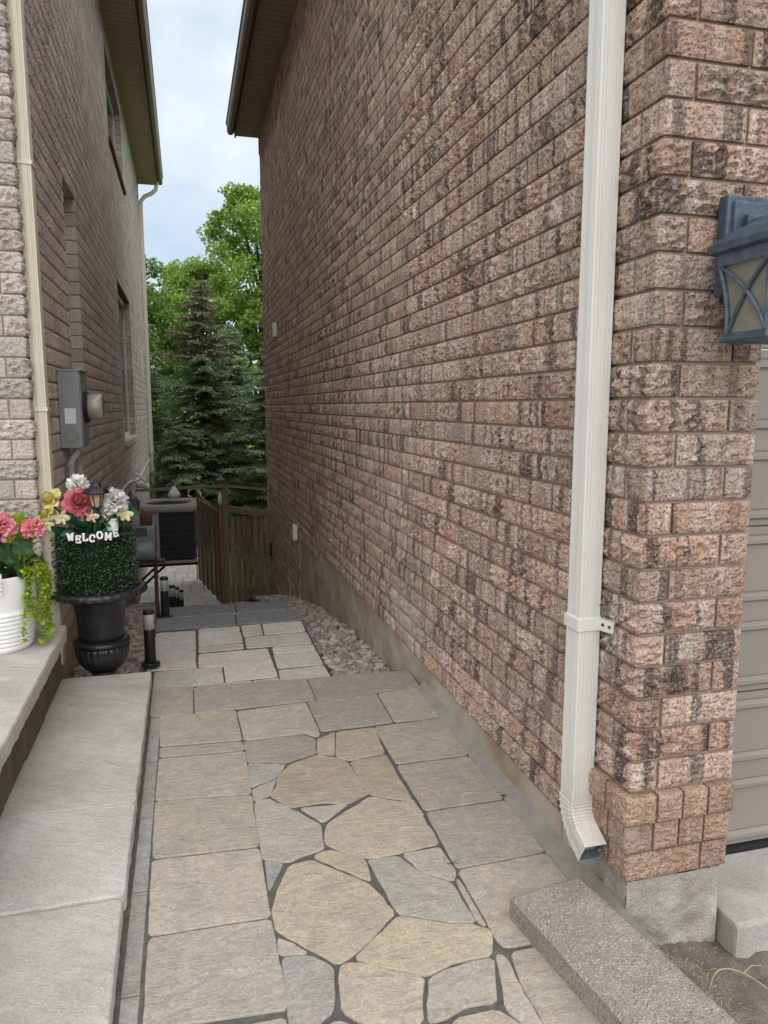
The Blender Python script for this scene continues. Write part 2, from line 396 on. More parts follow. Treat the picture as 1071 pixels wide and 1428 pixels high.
class MB:
    def __init__(s): s.v = []; s.f = []
    def add(s, vs, fs):
        b = len(s.v); s.v.extend([tuple(p) for p in vs]); s.f.extend([tuple(i + b for i in f) for f in fs]); return s
    def box(s, x0, x1, y0, y1, z0, z1, bev=0):
        if bev <= 0:
            return s.add([(x0, y0, z0), (x1, y0, z0), (x1, y1, z0), (x0, y1, z0), (x0, y0, z1), (x1, y0, z1), (x1, y1, z1), (x0, y1, z1)],
                         [(0, 3, 2, 1), (4, 5, 6, 7), (0, 1, 5, 4), (1, 2, 6, 5), (2, 3, 7, 6), (3, 0, 4, 7)])
        bm = bmesh.new()
        bmesh.ops.create_cube(bm, size=1)
        for v in bm.verts:
            v.co = ((x0 + x1) / 2 + v.co.x * (x1 - x0), (y0 + y1) / 2 + v.co.y * (y1 - y0), (z0 + z1) / 2 + v.co.z * (z1 - z0))
        bmesh.ops.bevel(bm, geom=bm.edges[:], offset=bev, segments=2, affect='EDGES', profile=.6)
        bm.verts.index_update()
        s.add([v.co[:] for v in bm.verts], [[v.index for v in f.verts] for f in bm.faces]); bm.free(); return s
    def obox(s, c, half, rot, bev=0):
        m = MB().box(-half[0], half[0], -half[1], half[1], -half[2], half[2], bev)
        c = Vector(c)
        return s.add([(rot @ Vector(p) + c)[:] for p in m.v], m.f)
    def tube(s, pts, rad, n=10, cap=True):
        pts = [Vector(p) for p in pts]
        if isinstance(rad, (int, float)): rad = [rad] * len(pts)
        up = None; rings = []
        for i, p in enumerate(pts):
            t = (pts[min(i + 1, len(pts) - 1)] - pts[max(i - 1, 0)]).normalized()
            if up is None: up = Vector((0, 0, 1)) if abs(t.z) < .9 else Vector((1, 0, 0))
            a = (up - t * up.dot(t)).normalized(); b = t.cross(a); up = a
            rings.append([p + (a * math.cos(2 * PI * k / n) + b * math.sin(2 * PI * k / n)) * rad[i] for k in range(n)])
        b0 = len(s.v)
        for r in rings: s.v.extend([q[:] for q in r])
        for i in range(len(pts) - 1):
            for k in range(n):
                s.f.append((b0 + i * n + k, b0 + i * n + (k + 1) % n, b0 + (i + 1) * n + (k + 1) % n, b0 + (i + 1) * n + k))
        if cap:
            s.f.append(tuple(b0 + k for k in range(n))[::-1]); s.f.append(tuple(b0 + (len(pts) - 1) * n + k for k in range(n)))
        return s
    def lathe(s, prof, c=(0, 0, 0), n=40, mod=None, sx=1, sy=1):
        b0 = len(s.v)
        for i, (r, z) in enumerate(prof):
            for k in range(n):
                a = 2 * PI * k / n
                rr = r * (mod(a, i) if mod else 1)
                s.v.append((c[0] + rr * math.cos(a) * sx, c[1] + rr * math.sin(a) * sy, c[2] + z))
        for i in range(len(prof) - 1):
            for k in range(n):
                s.f.append((b0 + i * n + k, b0 + i * n + (k + 1) % n, b0 + (i + 1) * n + (k + 1) % n, b0 + (i + 1) * n + k))
        s.f.append(tuple(b0 + k for k in range(n))[::-1]); s.f.append(tuple(b0 + (len(prof) - 1) * n + k for k in range(n)))
        return s
    def prism(s, poly, z0, z1):
        n = len(poly)
        return s.add([(x, y, z0) for x, y in poly] + [(x, y, z1) for x, y in poly],
                     [tuple(range(n))[::-1], tuple(range(n, 2 * n))] + [(i, (i + 1) % n, n + (i + 1) % n, n + i) for i in range(n)])
    def build(s, name, mat, parent=None, smooth=False, kind=None):
        o_ = wloc(parent) if parent is not None else Vector((0, 0, 0))
        me = bpy.data.meshes.new(name)
        me.from_pydata([(p[0] - o_.x, p[1] - o_.y, p[2] - o_.z) for p in s.v], [], s.f)
        me.update()
        if smooth:
            me.polygons.foreach_set('use_smooth', [len(p.vertices) <= 4 for p in me.polygons])
        o = link(name, me, mat, parent)
        if kind: o['kind'] = kind
        return o
def sweep(sections):
    """sections: list of equal-length closed loops -> MB"""
    m = MB(); n = len(sections[0])
    for sct in sections: m.v.extend([tuple(p) for p in sct])
    for i in range(len(sections) - 1):
        for k in range(n):
            m.f.append((i * n + k, i * n + (k + 1) % n, (i + 1) * n + (k + 1) % n, (i + 1) * n + k))
    return m

# camera maths for ranking pieces by size in view (which of many bricks become parts of their own)
_yw, _pt = R(14.970), R(8.166)
_fw = Vector((math.sin(_yw) * math.cos(_pt), math.cos(_yw) * math.cos(_pt), -math.sin(_pt)))
_rt = Vector((math.cos(_yw), -math.sin(_yw), 0)); _up = _rt.cross(_fw)
def px(p):
    d = Vector(p) - Vector((0, 0, CAM_Z)); w = d.dot(_fw)
    if w < .05: return None
    return (535.5 + 1029.95 * d.dot(_rt) / w, 714 - 1029.95 * d.dot(_up) / w)
# outlines of the flagstones (x, y in metres); first letter = tint
RECT = [
    ('t', [(-0.168, 3.438), (0.179, 3.413), (0.185, 3.080), (-0.158, 3.109)]),
    ('g', [(-0.157, 3.102), (0.185, 3.073), (0.190, 2.981), (-0.157, 3.008)]),
    ('t', [(-0.157, 3.001), (0.189, 2.974), (0.186, 2.616), (-0.161, 2.657)]),
    ('t', [(-0.161, 2.652), (0.185, 2.611), (0.182, 2.274), (-0.156, 2.293)]),
    ('t', [(-0.158, 2.290), (0.182, 2.270), (0.181, 1.923), (-0.153, 1.932)]),
    ('w', [(-0.152, 1.929), (0.180, 1.920), (0.187, 1.584), (-0.149, 1.615)]),
    ('d', [(-0.215, 3.819), (-0.008, 3.784), (-0.009, 3.420), (-0.212, 3.433)]),
    ('d', [(-0.008, 3.784), (0.574, 3.732), (0.575, 3.431), (-0.009, 3.420)]),
    ('d', [(0.574, 3.732), (1.133, 3.715), (1.124, 3.458), (0.575, 3.431)]),
    ('t', [(0.185, 3.402), (0.525, 3.426), (0.530, 3.075), (0.194, 3.077)]),
    ('d', [(0.525, 3.426), (0.882, 3.434), (0.873, 3.084), (0.530, 3.075)]),
    ('t', [(0.882, 3.434), (1.124, 3.458), (1.100, 3.080), (0.873, 3.084)]),
    ('t', [(0.773, 3.063), (1.098, 3.072), (1.089, 2.699), (0.774, 2.700)]),
    ('t', [(0.772, 2.694), (1.086, 2.693), (1.091, 2.341), (0.777, 2.339)]),
    ('g', [(0.778, 2.334), (1.089, 2.336), (1.083, 2.004), (0.768, 1.995)]),
    ('t', [(0.769, 1.991), (1.081, 2.000), (1.081, 1.633), (0.852, 1.635), (0.776, 1.638), (0.764, 1.675), (0.767, 1.753)]),
    ('t', [(0.779, 1.627), (0.852, 1.626), (1.078, 1.625), (1.079, 1.235), (0.761, 1.313), (0.761, 1.515)]),
]
CRAZY = [
    ('d', [(0.200, 3.069), (0.455, 3.066), (0.492, 3.004), (0.477, 2.883), (0.351, 2.833), (0.194, 2.881)]),
    ('o', [(0.508, 3.007), (0.587, 3.052), (0.549, 2.844), (0.482, 2.875)]),
    ('t', [(0.469, 3.077), (0.525, 3.069), (0.509, 3.029)]),
    ('o', [(0.601, 3.056), (0.771, 3.056), (0.752, 2.809), (0.603, 2.784), (0.551, 2.824)]),
    ('o', [(0.356, 2.806), (0.480, 2.863), (0.550, 2.818), (0.584, 2.770), (0.612, 2.539), (0.614, 2.511), (0.519, 2.464), (0.424, 2.495), (0.336, 2.488), (0.313, 2.494), (0.254, 2.587), (0.287, 2.643), (0.299, 2.719)]),
    ('b', [(0.198, 2.867), (0.340, 2.817), (0.294, 2.720), (0.187, 2.670)]),
    ('t', [(0.191, 2.647), (0.292, 2.704), (0.252, 2.588), (0.194, 2.566)]),
    ('o', [(0.599, 2.766), (0.753, 2.789), (0.753, 2.427), (0.710, 2.438), (0.616, 2.500)]),
    ('t', [(0.716, 2.431), (0.753, 2.427), (0.764, 2.314), (0.743, 2.324)]),
    ('t', [(0.351, 2.469), (0.517, 2.454), (0.413, 2.361)]),
    ('t', [(0.196, 2.556), (0.242, 2.569), (0.329, 2.460), (0.401, 2.351), (0.387, 2.219), (0.380, 2.209), (0.262, 2.169), (0.191, 2.200), (0.187, 2.307)]),
    ('o', [(0.420, 2.345), (0.613, 2.485), (0.706, 2.424), (0.759, 2.301), (0.761, 2.152), (0.751, 2.138), (0.621, 2.124), (0.506, 2.123), (0.407, 2.214), (0.397, 2.250)]),
    ('o', [(0.349, 2.177), (0.397, 2.196), (0.504, 2.112), (0.495, 2.010), (0.422, 2.088)]),
    ('o', [(0.337, 2.161), (0.488, 1.994), (0.526, 1.855), (0.406, 1.741), (0.328, 1.701), (0.273, 1.776), (0.192, 1.866), (0.191, 1.957), (0.219, 2.039), (0.264, 2.149)]),
    ('b', [(0.194, 2.187), (0.248, 2.161), (0.192, 2.046)]),
    ('g', [(0.513, 2.113), (0.611, 2.107), (0.652, 2.008), (0.728, 1.937), (0.737, 1.758), (0.677, 1.774), (0.536, 1.846), (0.528, 1.966)]),
    ('t', [(0.627, 2.110), (0.754, 2.117), (0.759, 1.979), (0.735, 1.945), (0.663, 2.012)]),
    ('t', [(0.748, 1.942), (0.756, 1.940), (0.756, 1.738), (0.743, 1.753)]),
    ('o', [(0.533, 1.834), (0.651, 1.769), (0.730, 1.742), (0.764, 1.709), (0.728, 1.630), (0.629, 1.630), (0.539, 1.606), (0.438, 1.661), (0.378, 1.705)]),
    ('t', [(0.192, 1.837), (0.235, 1.795), (0.259, 1.761), (0.190, 1.772)]),
    ('b', [(0.194, 1.757), (0.268, 1.745), (0.315, 1.691), (0.290, 1.556), (0.257, 1.537), (0.219, 1.490), (0.188, 1.518), (0.188, 1.626)]),
    ('o', [(0.338, 1.695), (0.373, 1.696), (0.529, 1.599), (0.484, 1.470), (0.448, 1.457), (0.370, 1.486), (0.311, 1.548), (0.327, 1.660)]),
    ('t', [(0.545, 1.595), (0.681, 1.619), (0.726, 1.612), (0.675, 1.480), (0.603, 1.490), (0.534, 1.467), (0.499, 1.468)]),
    ('t', [(0.742, 1.626), (0.764, 1.612), (0.753, 1.498), (0.756, 1.382), (0.721, 1.392), (0.691, 1.458), (0.718, 1.531)]),
    ('o', [(0.564, 1.457), (0.669, 1.459), (0.703, 1.405), (0.708, 1.339), (0.528, 1.387)]),
    ('t', [(0.293, 1.528), (0.354, 1.478), (0.427, 1.444), (0.477, 1.441), (0.531, 1.443), (0.500, 1.366), (0.227, 1.439), (0.246, 1.503)]),
]
PLAT = [
    [(-0.250, 5.237), (0.019, 5.227), (0.012, 4.582), (-0.281, 4.601)],
    [(-0.281, 4.586), (0.012, 4.567), (0.016, 4.447), (-0.281, 4.467)],
    [(-0.234, 4.437), (0.164, 4.429), (0.163, 4.162), (-0.232, 4.183)],
    [(0.036, 5.257), (0.325, 5.255), (0.323, 5.131), (0.035, 5.151)],
    [(0.034, 5.137), (0.324, 5.106), (0.325, 4.875), (0.030, 4.876)],
    [(0.029, 4.859), (0.322, 4.845), (0.321, 4.738), (0.027, 4.735)],
    [(0.336, 5.252), (0.477, 5.265), (0.472, 5.009), (0.334, 4.999)],
    [(0.488, 5.262), (0.778, 5.263), (0.768, 5.010), (0.479, 5.007)],
    [(0.339, 4.975), (0.771, 4.985), (0.771, 4.732), (0.334, 4.743)],
    [(0.027, 4.703), (0.468, 4.707), (0.476, 4.177), (0.169, 4.167), (0.171, 4.435), (0.022, 4.457)],
    [(0.498, 4.720), (0.771, 4.710), (0.770, 4.592), (0.491, 4.589)],
    [(0.489, 4.570), (0.771, 4.575), (0.769, 4.310), (0.484, 4.314)],
    [(0.485, 4.285), (0.768, 4.292), (0.773, 4.050), (0.475, 4.059)],
    [(0.168, 4.155), (0.318, 4.150), (0.317, 4.063), (0.010, 4.078), (-0.226, 4.081), (-0.231, 4.174)],
    [(0.325, 4.154), (0.477, 4.160), (0.477, 4.046), (0.323, 4.049)],
]

# ================================================================== THE SETTING
def structure(name, mb, mat, smooth=False):
    o = mb.build(name, mat, None, smooth); o['kind'] = 'structure'; return o

ground = structure('ground', MB().add([(-200, -150, -1.47), (200, -150, -1.47), (200, 300, -1.47), (-200, 300, -1.47)], [(0, 1, 2, 3)]), 'lawn')
path = structure('path', MB().box(-.66, 1.112, -3.0, 3.735, -1.46, -.0055), 'joint_sand')

TINT = {'t': (.415, .378, .322), 'g': (.37, .35, .31), 'w': (.43, .402, .358), 'd': (.345, .324, .288), 'o': (.43, .372, .296), 'b': (.35, .342, .326)}
def resample(poly, step, jit, seed, rounds=1):
    pts = [Vector((x, y)) for x, y in poly]
    # round the corners a little (cut each by at most 12 mm)
    for _ in range(rounds):
        out = []
        n = len(pts)
        for i in range(n):
            a, b, c = pts[i - 1], pts[i], pts[(i + 1) % n]
            da, dc = (a - b), (c - b)
            ca = min(.012, da.length * .25); cc = min(.012, dc.length * .25)
            out.append(b + da.normalized() * ca); out.append(b + dc.normalized() * cc)
        pts = out
    out = []
    n = len(pts)
    for i in range(n):
        a, b = pts[i], pts[(i + 1) % n]
        k = max(1, int((b - a).length / step))
        for j in range(k): out.append(a.lerp(b, j / k))
    res = []
    n = len(out)
    for i, p in enumerate(out):
        t = (out[(i + 1) % n] - out[i - 1]); nrm = Vector((t.y, -t.x)).normalized() if t.length > 1e-6 else Vector((0, 0))
        d = noise.noise(Vector((p.x * 21 + seed * 3.1, p.y * 21, seed))) * jit + noise.noise(Vector((p.x * 70, p.y * 70 + seed, seed))) * jit * .6
        res.append(p + nrm * d)
    return res
def area(p): return sum(p[i - 1].x * p[i].y - p[i].x * p[i - 1].y for i in range(len(p))) / 2
def inset(pts, d):
    n = len(pts); res = []
    for i in range(n):
        t = (pts[(i + 1) % n] - pts[i - 1])
        nrm = Vector((-t.y, t.x)).normalized() if t.length > 1e-9 else Vector((0, 0))
        res.append(pts[i] + nrm * d)
    return res
def piece(poly, z0, z1, bev=.006, jit=.0022, gap=0.0, seed=0, step=.03, rounds=1):
    pts = [Vector(p) for p in poly]
    if area(pts) < 0: pts.reverse()
    if gap:
        n = len(pts); q = []
        for i in range(n):      # true offset of each edge for the few-cornered outlines
            a, b, c = pts[i - 1], pts[i], pts[(i + 1) % n]
            e1 = (b - a).normalized(); e2 = (c - b).normalized()
            n1 = Vector((-e1.y, e1.x)); n2 = Vector((-e2.y, e2.x))
            m = (n1 + n2); m = m / max(m.length_squared, .3) * 2
            q.append(b + m * gap)
        pts = q
    pts = resample([(p.x, p.y) for p in pts], step, jit, seed, rounds)
    n = len(pts)
    m = MB()
    tx, ty = random.uniform(-.003, .003), random.uniform(-.003, .003)
    cx = sum(p.x for p in pts) / n; cy = sum(p.y for p in pts) / n
    ring2 = inset(pts, bev * .35); ring3 = inset(pts, bev)
    tz = lambda p: (p.x - cx) * tx + (p.y - cy) * ty
    V = [(p.x, p.y, z0) for p in pts] + [(p.x, p.y, z1 - bev + tz(p)) for p in pts] + [(p.x, p.y, z1 - bev * .3 + tz(p)) for p in ring2] + [(p.x, p.y, z1 + tz(p)) for p in ring3]
    F = []
    for k in range(3):
        F += [(k * n + i, k * n + (i + 1) % n, (k + 1) * n + (i + 1) % n, (k + 1) * n + i) for i in range(n)]
    F.append(tuple(range(3 * n, 4 * n)))
    m.add(V, F)
    return m
def paving(poly, tint, parent, z0, z1, mat='flagstone', name='paving_stone', **k):
    o = piece(poly, z0, z1, **k).build(name, mat, parent, smooth=True)
    c = TINT[tint] if isinstance(tint, str) else tint
    v = random.uniform(.93, 1.07)
    o.color = (c[0] * v, c[1] * v * random.uniform(.985, 1.015), c[2] * v * random.uniform(.96, 1.04), 1)
    return o
sd_ = 0
for t, poly in RECT:
    # close the straight joints beside the two side columns to a few millimetres
    poly = [(x + .007 if .17 < x < .195 and sd_ < 6 else x - .004 if .755 < x < .79 else x, y) for x, y in poly]
    sd_ += 1; paving(poly, t, path, -.045, random.uniform(-.001, .002), gap=.0026, seed=sd_, bev=.0035)
for t, poly in CRAZY:
    sd_ += 1; paving(poly, t, path, -.045, random.uniform(-.002, .002), gap=-.0038, jit=.005, seed=sd_, bev=.0035)
# the same laying goes on towards the street, behind the viewer
for i in range(5):
    y1 = 1.575 - .36 * i; y0 = y1 - .355
    paving([(-.15, y0), (.185, y0), (.185, y1), (-.15, y1)], 't', path, -.045, 0, gap=.004, seed=90 + i)
    if i: paving([(.765, y0 - .2), (1.08, y0 - .2), (1.08, y1 - .2), (.765, y1 - .2)], 't', path, -.045, 0, gap=.004, seed=100 + i)
    for k, (a, b) in enumerate(((.19, .36), (.37, .56), (.57, .755))):
        paving([(a, y0 - .12), (b, y0 - .14), (b, y1 - .16), (a, y1 - .14)], random.choice('tog'), path, -.045, 0, gap=.008, seed=120 + i * 3 + k, jit=.006)
# narrow edging pavers along the raised slabs
yb = [3.43, 3.27, 2.98, 2.55, 2.14, 1.73, 1.32, .9, .48, .05]
for i in range(len(yb) - 1):
    paving([(-.206, yb[i + 1]), (-.158, yb[i + 1]), (-.158, yb[i]), (-.206, yb[i])], (.33, .325, .315), path, -.045, -.004, mat='flagstone', name='edging_paver', gap=.0015, seed=200 + i, bev=.003, jit=.001, rounds=0)
# cement fillet where the paving meets the wall
m = MB()
ys = np.linspace(3.46, .9, 60)
prof = [(1.080, -.010), (1.095, .004), (1.115, .010), (1.150, .030)]
for y in ys:
    for k, (x, z) in enumerate(prof):
        m.v.append((x + .006 * noise.noise((y * 9, k, 0)) - (.004 if y < 2.2 else 0), float(y), z + .005 * noise.noise((y * 23, k * 3., 2))))
for i in range(len(ys) - 1):
    for k in range(3): m.f.append((i * 4 + k, i * 4 + k + 1, (i + 1) * 4 + k + 1, (i + 1) * 4 + k))
m.build('cement_fillet', 'joint_cement', path, True)

# ---- raised slab walkway on the porch side
walk = structure('raised_walkway', MB().box(-.655, -.225, -2.0, 3.90, -1.4, -.003), 'joint_sand')
ysl = [3.92, 2.57, 2.045, 1.10, .30, -.6]
for i in range(len(ysl) - 1):
    o = piece([(-.668, ysl[i + 1]), (-.213, ysl[i + 1]), (-.213, ysl[i]), (-.668, ysl[i])], -.002, .052 + (.004 if i == 1 else 0), bev=.006, jit=.004, gap=.0045, seed=300 + i).build('slab', 'slab_pale', walk, True)

# ---- porch
porch = thing('porch', (-1.6, 2.2, 0), 'low stone porch with pale rough-edged coping over dark riser blocks', 'porch')
MB().box(-2.6, -.665, -1.6, 3.90, -.6, .262).build('core', 'mortar_dark', porch)
y = 3.905; i = 0
while y > -1.5:
    w_ = [.52, .40, .36, .44, .38][i % 5]
    for zz, (a, b) in enumerate(((.058, .262),)):
        MB().box(-.69, -.650 + random.uniform(-.003, .003), y - w_ + .006, y, a, b, .004).build('riser_block', 'riser_block', porch)
    y -= w_; i += 1
y = 3.915; i = 0
for y0 in (2.35, 1.1, -.3, -1.6):
    o = piece([(-2.6, y0), (-.612, y0), (-.612, y), (-2.6, y)], .266, .332, bev=.008, jit=.006, gap=.002, seed=330 + i, step=.035).build('coping_stone', 'slab_pale', porch, True)
    y = y0; i += 1

# ---- lower landing and the steps down the passage
def gz(y): return float(np.interp(y, [3.7, 4.17, 5.44, 6.77, 8.08, 10.95, 13], [-.135, -.144, -.255, -.454, -.72, -1.38, -1.40]))
land = structure('landing', MB().box(-.285, .782, 3.72, 5.585, -1.4, -.147), 'joint_sand')
PT = [(.63, .61, .575), (.66, .64, .605), (.60, .58, .55)]
for i, poly in enumerate(PLAT):
    paving(poly, PT[i % 3], land, -.175, -.140 + random.uniform(-.001, .001), seed=400 + i, gap=.0015, bev=.004, jit=.0015)
paving([(-.232, 3.74), (.16, 3.74), (.16, 4.075), (-.232, 4.075)], PT[0], land, -.175, -.141, seed=431, gap=.004)
paving([(.17, 3.74), (.47, 3.74), (.47, 4.04), (.17, 4.06)], PT[2], land, -.175, -.141, seed=432, gap=.004)
paving([(.478, 3.74), (.77, 3.74), (.77, 4.045), (.478, 4.05)], PT[1], land, -.175, -.141, seed=433, gap=.004)
steps = structure('steps', MB().box(-.28, .80, 5.59, 6.435, -1.4, -.318), 'joint_sand')
for a, b in ((-.262, .31), (.314, .795)):
    piece([(a, 5.283), (b, 5.283), (b, 5.585), (a, 5.585)], -.20, -.134, bev=.008, jit=.003, gap=.002, seed=int(a * 50) + 500).build('coping_stone', 'coping_granite', steps, True)
for a, b in ((-.25, .05), (.054, .42), (.424, .79)):
    paving([(a, 5.60), (b, 5.60), (b, 6.195), (a, 6.195)], PT[1], steps, -.33, -.304, seed=int(a * 50) + 520, gap=.003)
for a, b in ((-.262, .36), (.364, .80)):
    piece([(a, 6.20), (b, 6.20), (b, 6.44), (a, 6.44)], -.37, -.298, bev=.008, jit=.003, gap=.002, seed=int(a * 50) + 540).build('coping_stone', 'coping_granite', steps, True)
zs, y0 = -.46, 6.44
for k, y1 in enumerate((7.1, 7.65, 8.15, 8.65, 9.1, 9.5)):
    piece([(-.26, y0), (.80, y0), (.80, y1), (-.26, y1)], -1.42, zs, bev=.008, jit=.002, seed=560 + k, gap=.002).build('tread', 'coping_granite', steps, True)
    zs -= .155; y0 = y1
lower = structure('lower_path', MB().box(-.75, 1.12, 9.5, 10.5, -1.468, -1.384).box(-.75, .44, 10.5, 15.2, -1.468, -1.385), 'joint_sand')
yy = 9.52; k = 0
while yy < 15.0:
    d = [.20, .30, .22, .34][k % 4]
    xx = -.74 + (.11 * (k % 3)); pieces = [(-.74, xx)] if k % 3 else []
    xe = 1.10 if yy < 10.3 else .43
    while xx < xe:
        w_ = random.choice([.20, .31, .26]); pieces.append((xx, min(xe + .01, xx + w_))); xx += w_
    for a, b in pieces:
        if b - a > .05:
            o = MB().box(a + .004, b - .004, yy + .004, yy + d - .004, -1.41, -1.372 + random.uniform(-.002, .002), .005).build('paver', 'flagstone', lower)
            c = random.choice(PT); v = random.uniform(.95, 1.15); o.color = (c[0] * v, c[1] * v, c[2] * v, 1)
    yy += d; k += 1

# ---- soil, driveway and garage apron at the street corner
driveway = structure('driveway', MB().box(-14, 16, -40, 1.48, -1.4, -.155), 'driveway')
def sheet(name, x0, x1, y0, y1, nx, ny, zf, mat):
    m = MB()
    for j in range(ny + 1):
        for i in range(nx + 1):
            x = x0 + (x1 - x0) * i / nx; y = y0 + (y1 - y0) * j / ny
            m.v.append((x, y, zf(x, y)))
    for j in range(ny):
        for i in range(nx): m.f.append((j * (nx + 1) + i, j * (nx + 1) + i + 1, (j + 1) * (nx + 1) + i + 1, (j + 1) * (nx + 1) + i))
    return m
structure('soil', sheet('soil', 1.095, 1.62, -2.5, 1.70, 24, 120, lambda x, y: -.088 - .05 * min(1, max(0, (x - 1.15) / .35)) + .018 * noise.noise((x * 11, y * 11, 0)) + .010 * noise.noise((x * 40, y * 40, 3)), 'soil'), 'soil', True)
structure('apron', MB().box(1.464, 4.4, 1.585, 1.93, -.6, -.032, .012), 'apron')

# ================================================================== BRICK WORK
CH = .089                       # course height
BL, BJ = .240, .010             # stretcher, joint
def brick_cols(lx, depth, cell):
    n = max(2, int(lx / cell)); cols = [(-lx / 2, depth, -1, 0, 0)]
    for i in range(n + 1):
        x = -lx / 2 + lx * i / n; cols.append((x, 0, 0, -1, min(x + lx / 2, lx / 2 - x)))
    cols.append((lx / 2, depth, 1, 0, 0)); return cols
def corner_cols(lx, ly, cell):
    """two exposed faces meeting at the origin: along +y (facing -x) and along +x (facing -y)"""
    cols = []; n = max(2, int(ly / cell)); r = .007
    for i in range(n + 1):
        y = ly + (r - ly) * i / n; cols.append((0, y, -1, 0, ly - y + (0 if i else 0)))
    cols.append((r * .29, r * .29, -.707, -.707, .05))
    n = max(2, int(lx / cell))
    for i in range(n + 1):
        x = r + (lx - r) * i / n; cols.append((x, 0, 0, -1, lx - x))
    cols.append((lx, ly, 1, 0, 0)); return cols
def brick_arrays(cols, h, nz, amp, seed, bulge=.0015):
    V = []; F = []; nc = len(cols)
    for j in range(nz + 1):
        z = -h / 2 + h * j / nz
        zd = min(z + h / 2, h / 2 - z)
        for (x, y, nx, ny, ed) in cols:
            e = min(1, max(0, min(ed, zd) / .011))
            s = 20 if amp > .006 else 30
            d = noise.hetero_terrain((x * s * 2.3 + seed * 7.7, y * s * 2.3 + seed, z * s * 2.9 + seed * 2.3), .8, 2.2, 4, .5, noise_basis='BLENDER')
            v1 = noise.voronoi((x * 55 + seed * 3, y * 55, z * 60 + seed))[0]
            d = (d - .5) * .7 + (v1[1] - v1[0]) * .8
            k = e * (bulge + amp * d) - (1 - e) * .001 * (1 + noise.noise((x * 90, y * 90 + seed, z * 90)))
            V.append((x + nx * k, y + ny * k, z))
    for j in range(nz):
        for i in range(nc - 1): F.append((j * nc + i, j * nc + i + 1, (j + 1) * nc + i + 1, (j + 1) * nc + i))
    F.append(tuple(range(nc))[::-1]); F.append(tuple(nz * nc + i for i in range(nc)))
    return V, F
BH = CH - .0095
def variants(lx, h, cell, nz, count, seed0, amps, depth=.085):
    return [brick_arrays(brick_cols(lx, depth, cell), h, nz, amps[i % len(amps)], seed0 + i) for i in range(count)]
def to_mesh(name, vf, mat):
    me = bpy.data.meshes.new(name); me.from_pydata(vf[0], [], vf[1]); me.update(); me.materials.append(MAT[mat]); return me
AMPS = [.013, .008, .012, .004, .010, .005, .014, .007]

class Wall:
    """collects the bricks of one house; the 300 that show largest become objects, the rest one joined field"""
    def __init__(s, house, wall, mat): s.house, s.wall, s.mat, s.items = house, wall, mat, []
    def add(s, face, a, b, zc, h, off, kind='s', proud=0, mat=None):
        """face: '-X','+X','-Y'; a..b along the wall; off = plane position"""
        s.items.append((face, a, b, zc, h, off, kind, proud, mat))
    @staticmethod
    def xform(it):
        face, a, b, zc, h, off, kind, proud, mat = it
        c = (a + b) / 2
        if kind == 'c': return Vector((off, a, zc)), 0
        if face == '-Y': return Vector((c, off - proud, zc)), 0
        if face == '-X': return Vector((off - proud, c, zc)), -PI / 2
        return Vector((off + proud, c, zc)), PI / 2
    def finish(s, near_variants, corner_variants, mids, lows, limit=300, lowdist=6.5):
        ranked = []
        for i, it in enumerate(s.items):
            loc, rz = s.xform(it)
            q = px(loc); sz = 0
            if q and -30 < q[0] < 1100 and -30 < q[1] < 1460:
                L_ = it[8][0] if it[6] == 'c' else it[2] - it[1]; d = Vector((0, L_ / 2, 0)) if it[0] in ('-X', '+X') else Vector((L_ / 2, 0, 0))
                p0, p1 = px(loc - d), px(loc + d); p2 = px(loc + Vector((0, 0, it[4])))
                if p0 and p1 and p2: sz = abs(p1[0] - p0[0]) * abs(p2[1] - q[1])
            if it[6] == 'c': sz *= 3
            ranked.append((sz, i))
        ranked.sort(reverse=True)
        chosen = {i for sz, i in ranked[:limit] if sz > 0}
        wl = wloc(s.wall)
        field = MB(); cache = {}
        for i, it in enumerate(s.items):
            face, a, b, zc, h, off, kind, proud, mat = it
            loc, rz = s.xform(it); L_ = b - a
            if i in chosen:
                if kind == 'c':
                    fx, fy, sgn = mat
                    key = ('c', round(fx, 2), round(fy, 2), random.randrange(3), proud > 0)
                    if key not in cache:
                        cache[key] = to_mesh('brick', brick_arrays(corner_cols(fx, fy, .008), BH, 11, .005 if proud else AMPS[key[3] * 3 % 8], 900 + len(cache) * 13), s.mat if not proud else 'brick_rose_plain')
                    o = bpy.data.objects.new('brick', cache[key]); COL.objects.link(o)
                    o.location = Vector((off, a, zc)) - wl
                    o.scale = (sgn, 1, h / BH)
                else:
                    lib = near_variants['h'] if L_ < .14 else near_variants['s']
                    v, L0 = random.choice(lib['mesh' if not proud else 'plain']), lib['len']
                    o = bpy.data.objects.new('brick', v); COL.objects.link(o)
                    o.location = loc - wl; o.rotation_euler = (0, 0, rz)
                    o.scale = ((L_ + .003) / L0, 1, h / BH)
                o.parent = s.wall
            else:
                if kind == 'c':
                    fx, fy, sgn = mat; key = ('lc', round(fx, 2), round(fy, 2))
                    if key not in cache: cache[key] = brick_arrays(corner_cols(fx, fy, .05), BH, 2, .008, 77)
                    V, F = cache[key]
                    field.add([(off + x * sgn, a + y, zc + z * h / BH) for x, y, z in V], F)
                else:
                    dist = (loc - Vector((0, 0, CAM_Z))).length
                    V, F = random.choice(lows if dist > lowdist else mids)
                    sx, sz = (L_ + .004) / BL, h / BH; c_, s_ = math.cos(rz), math.sin(rz)
                    field.add([(loc.x + x * sx * c_ - y * s_, loc.y + x * sx * s_ + y * c_, loc.z + z * sz) for x, y, z in V], F)
        field.build('brick_field', s.mat, s.wall, kind='stuff')
near_s = [brick_arrays(brick_cols(BL, .085, .0075), BH, 11, AMPS[i % 8], 40 + i * 3) for i in range(16)]
near_h = [brick_arrays(brick_cols(.085, .085, .0075), BH, 11, .006, 140 + i * 3) for i in range(6)]
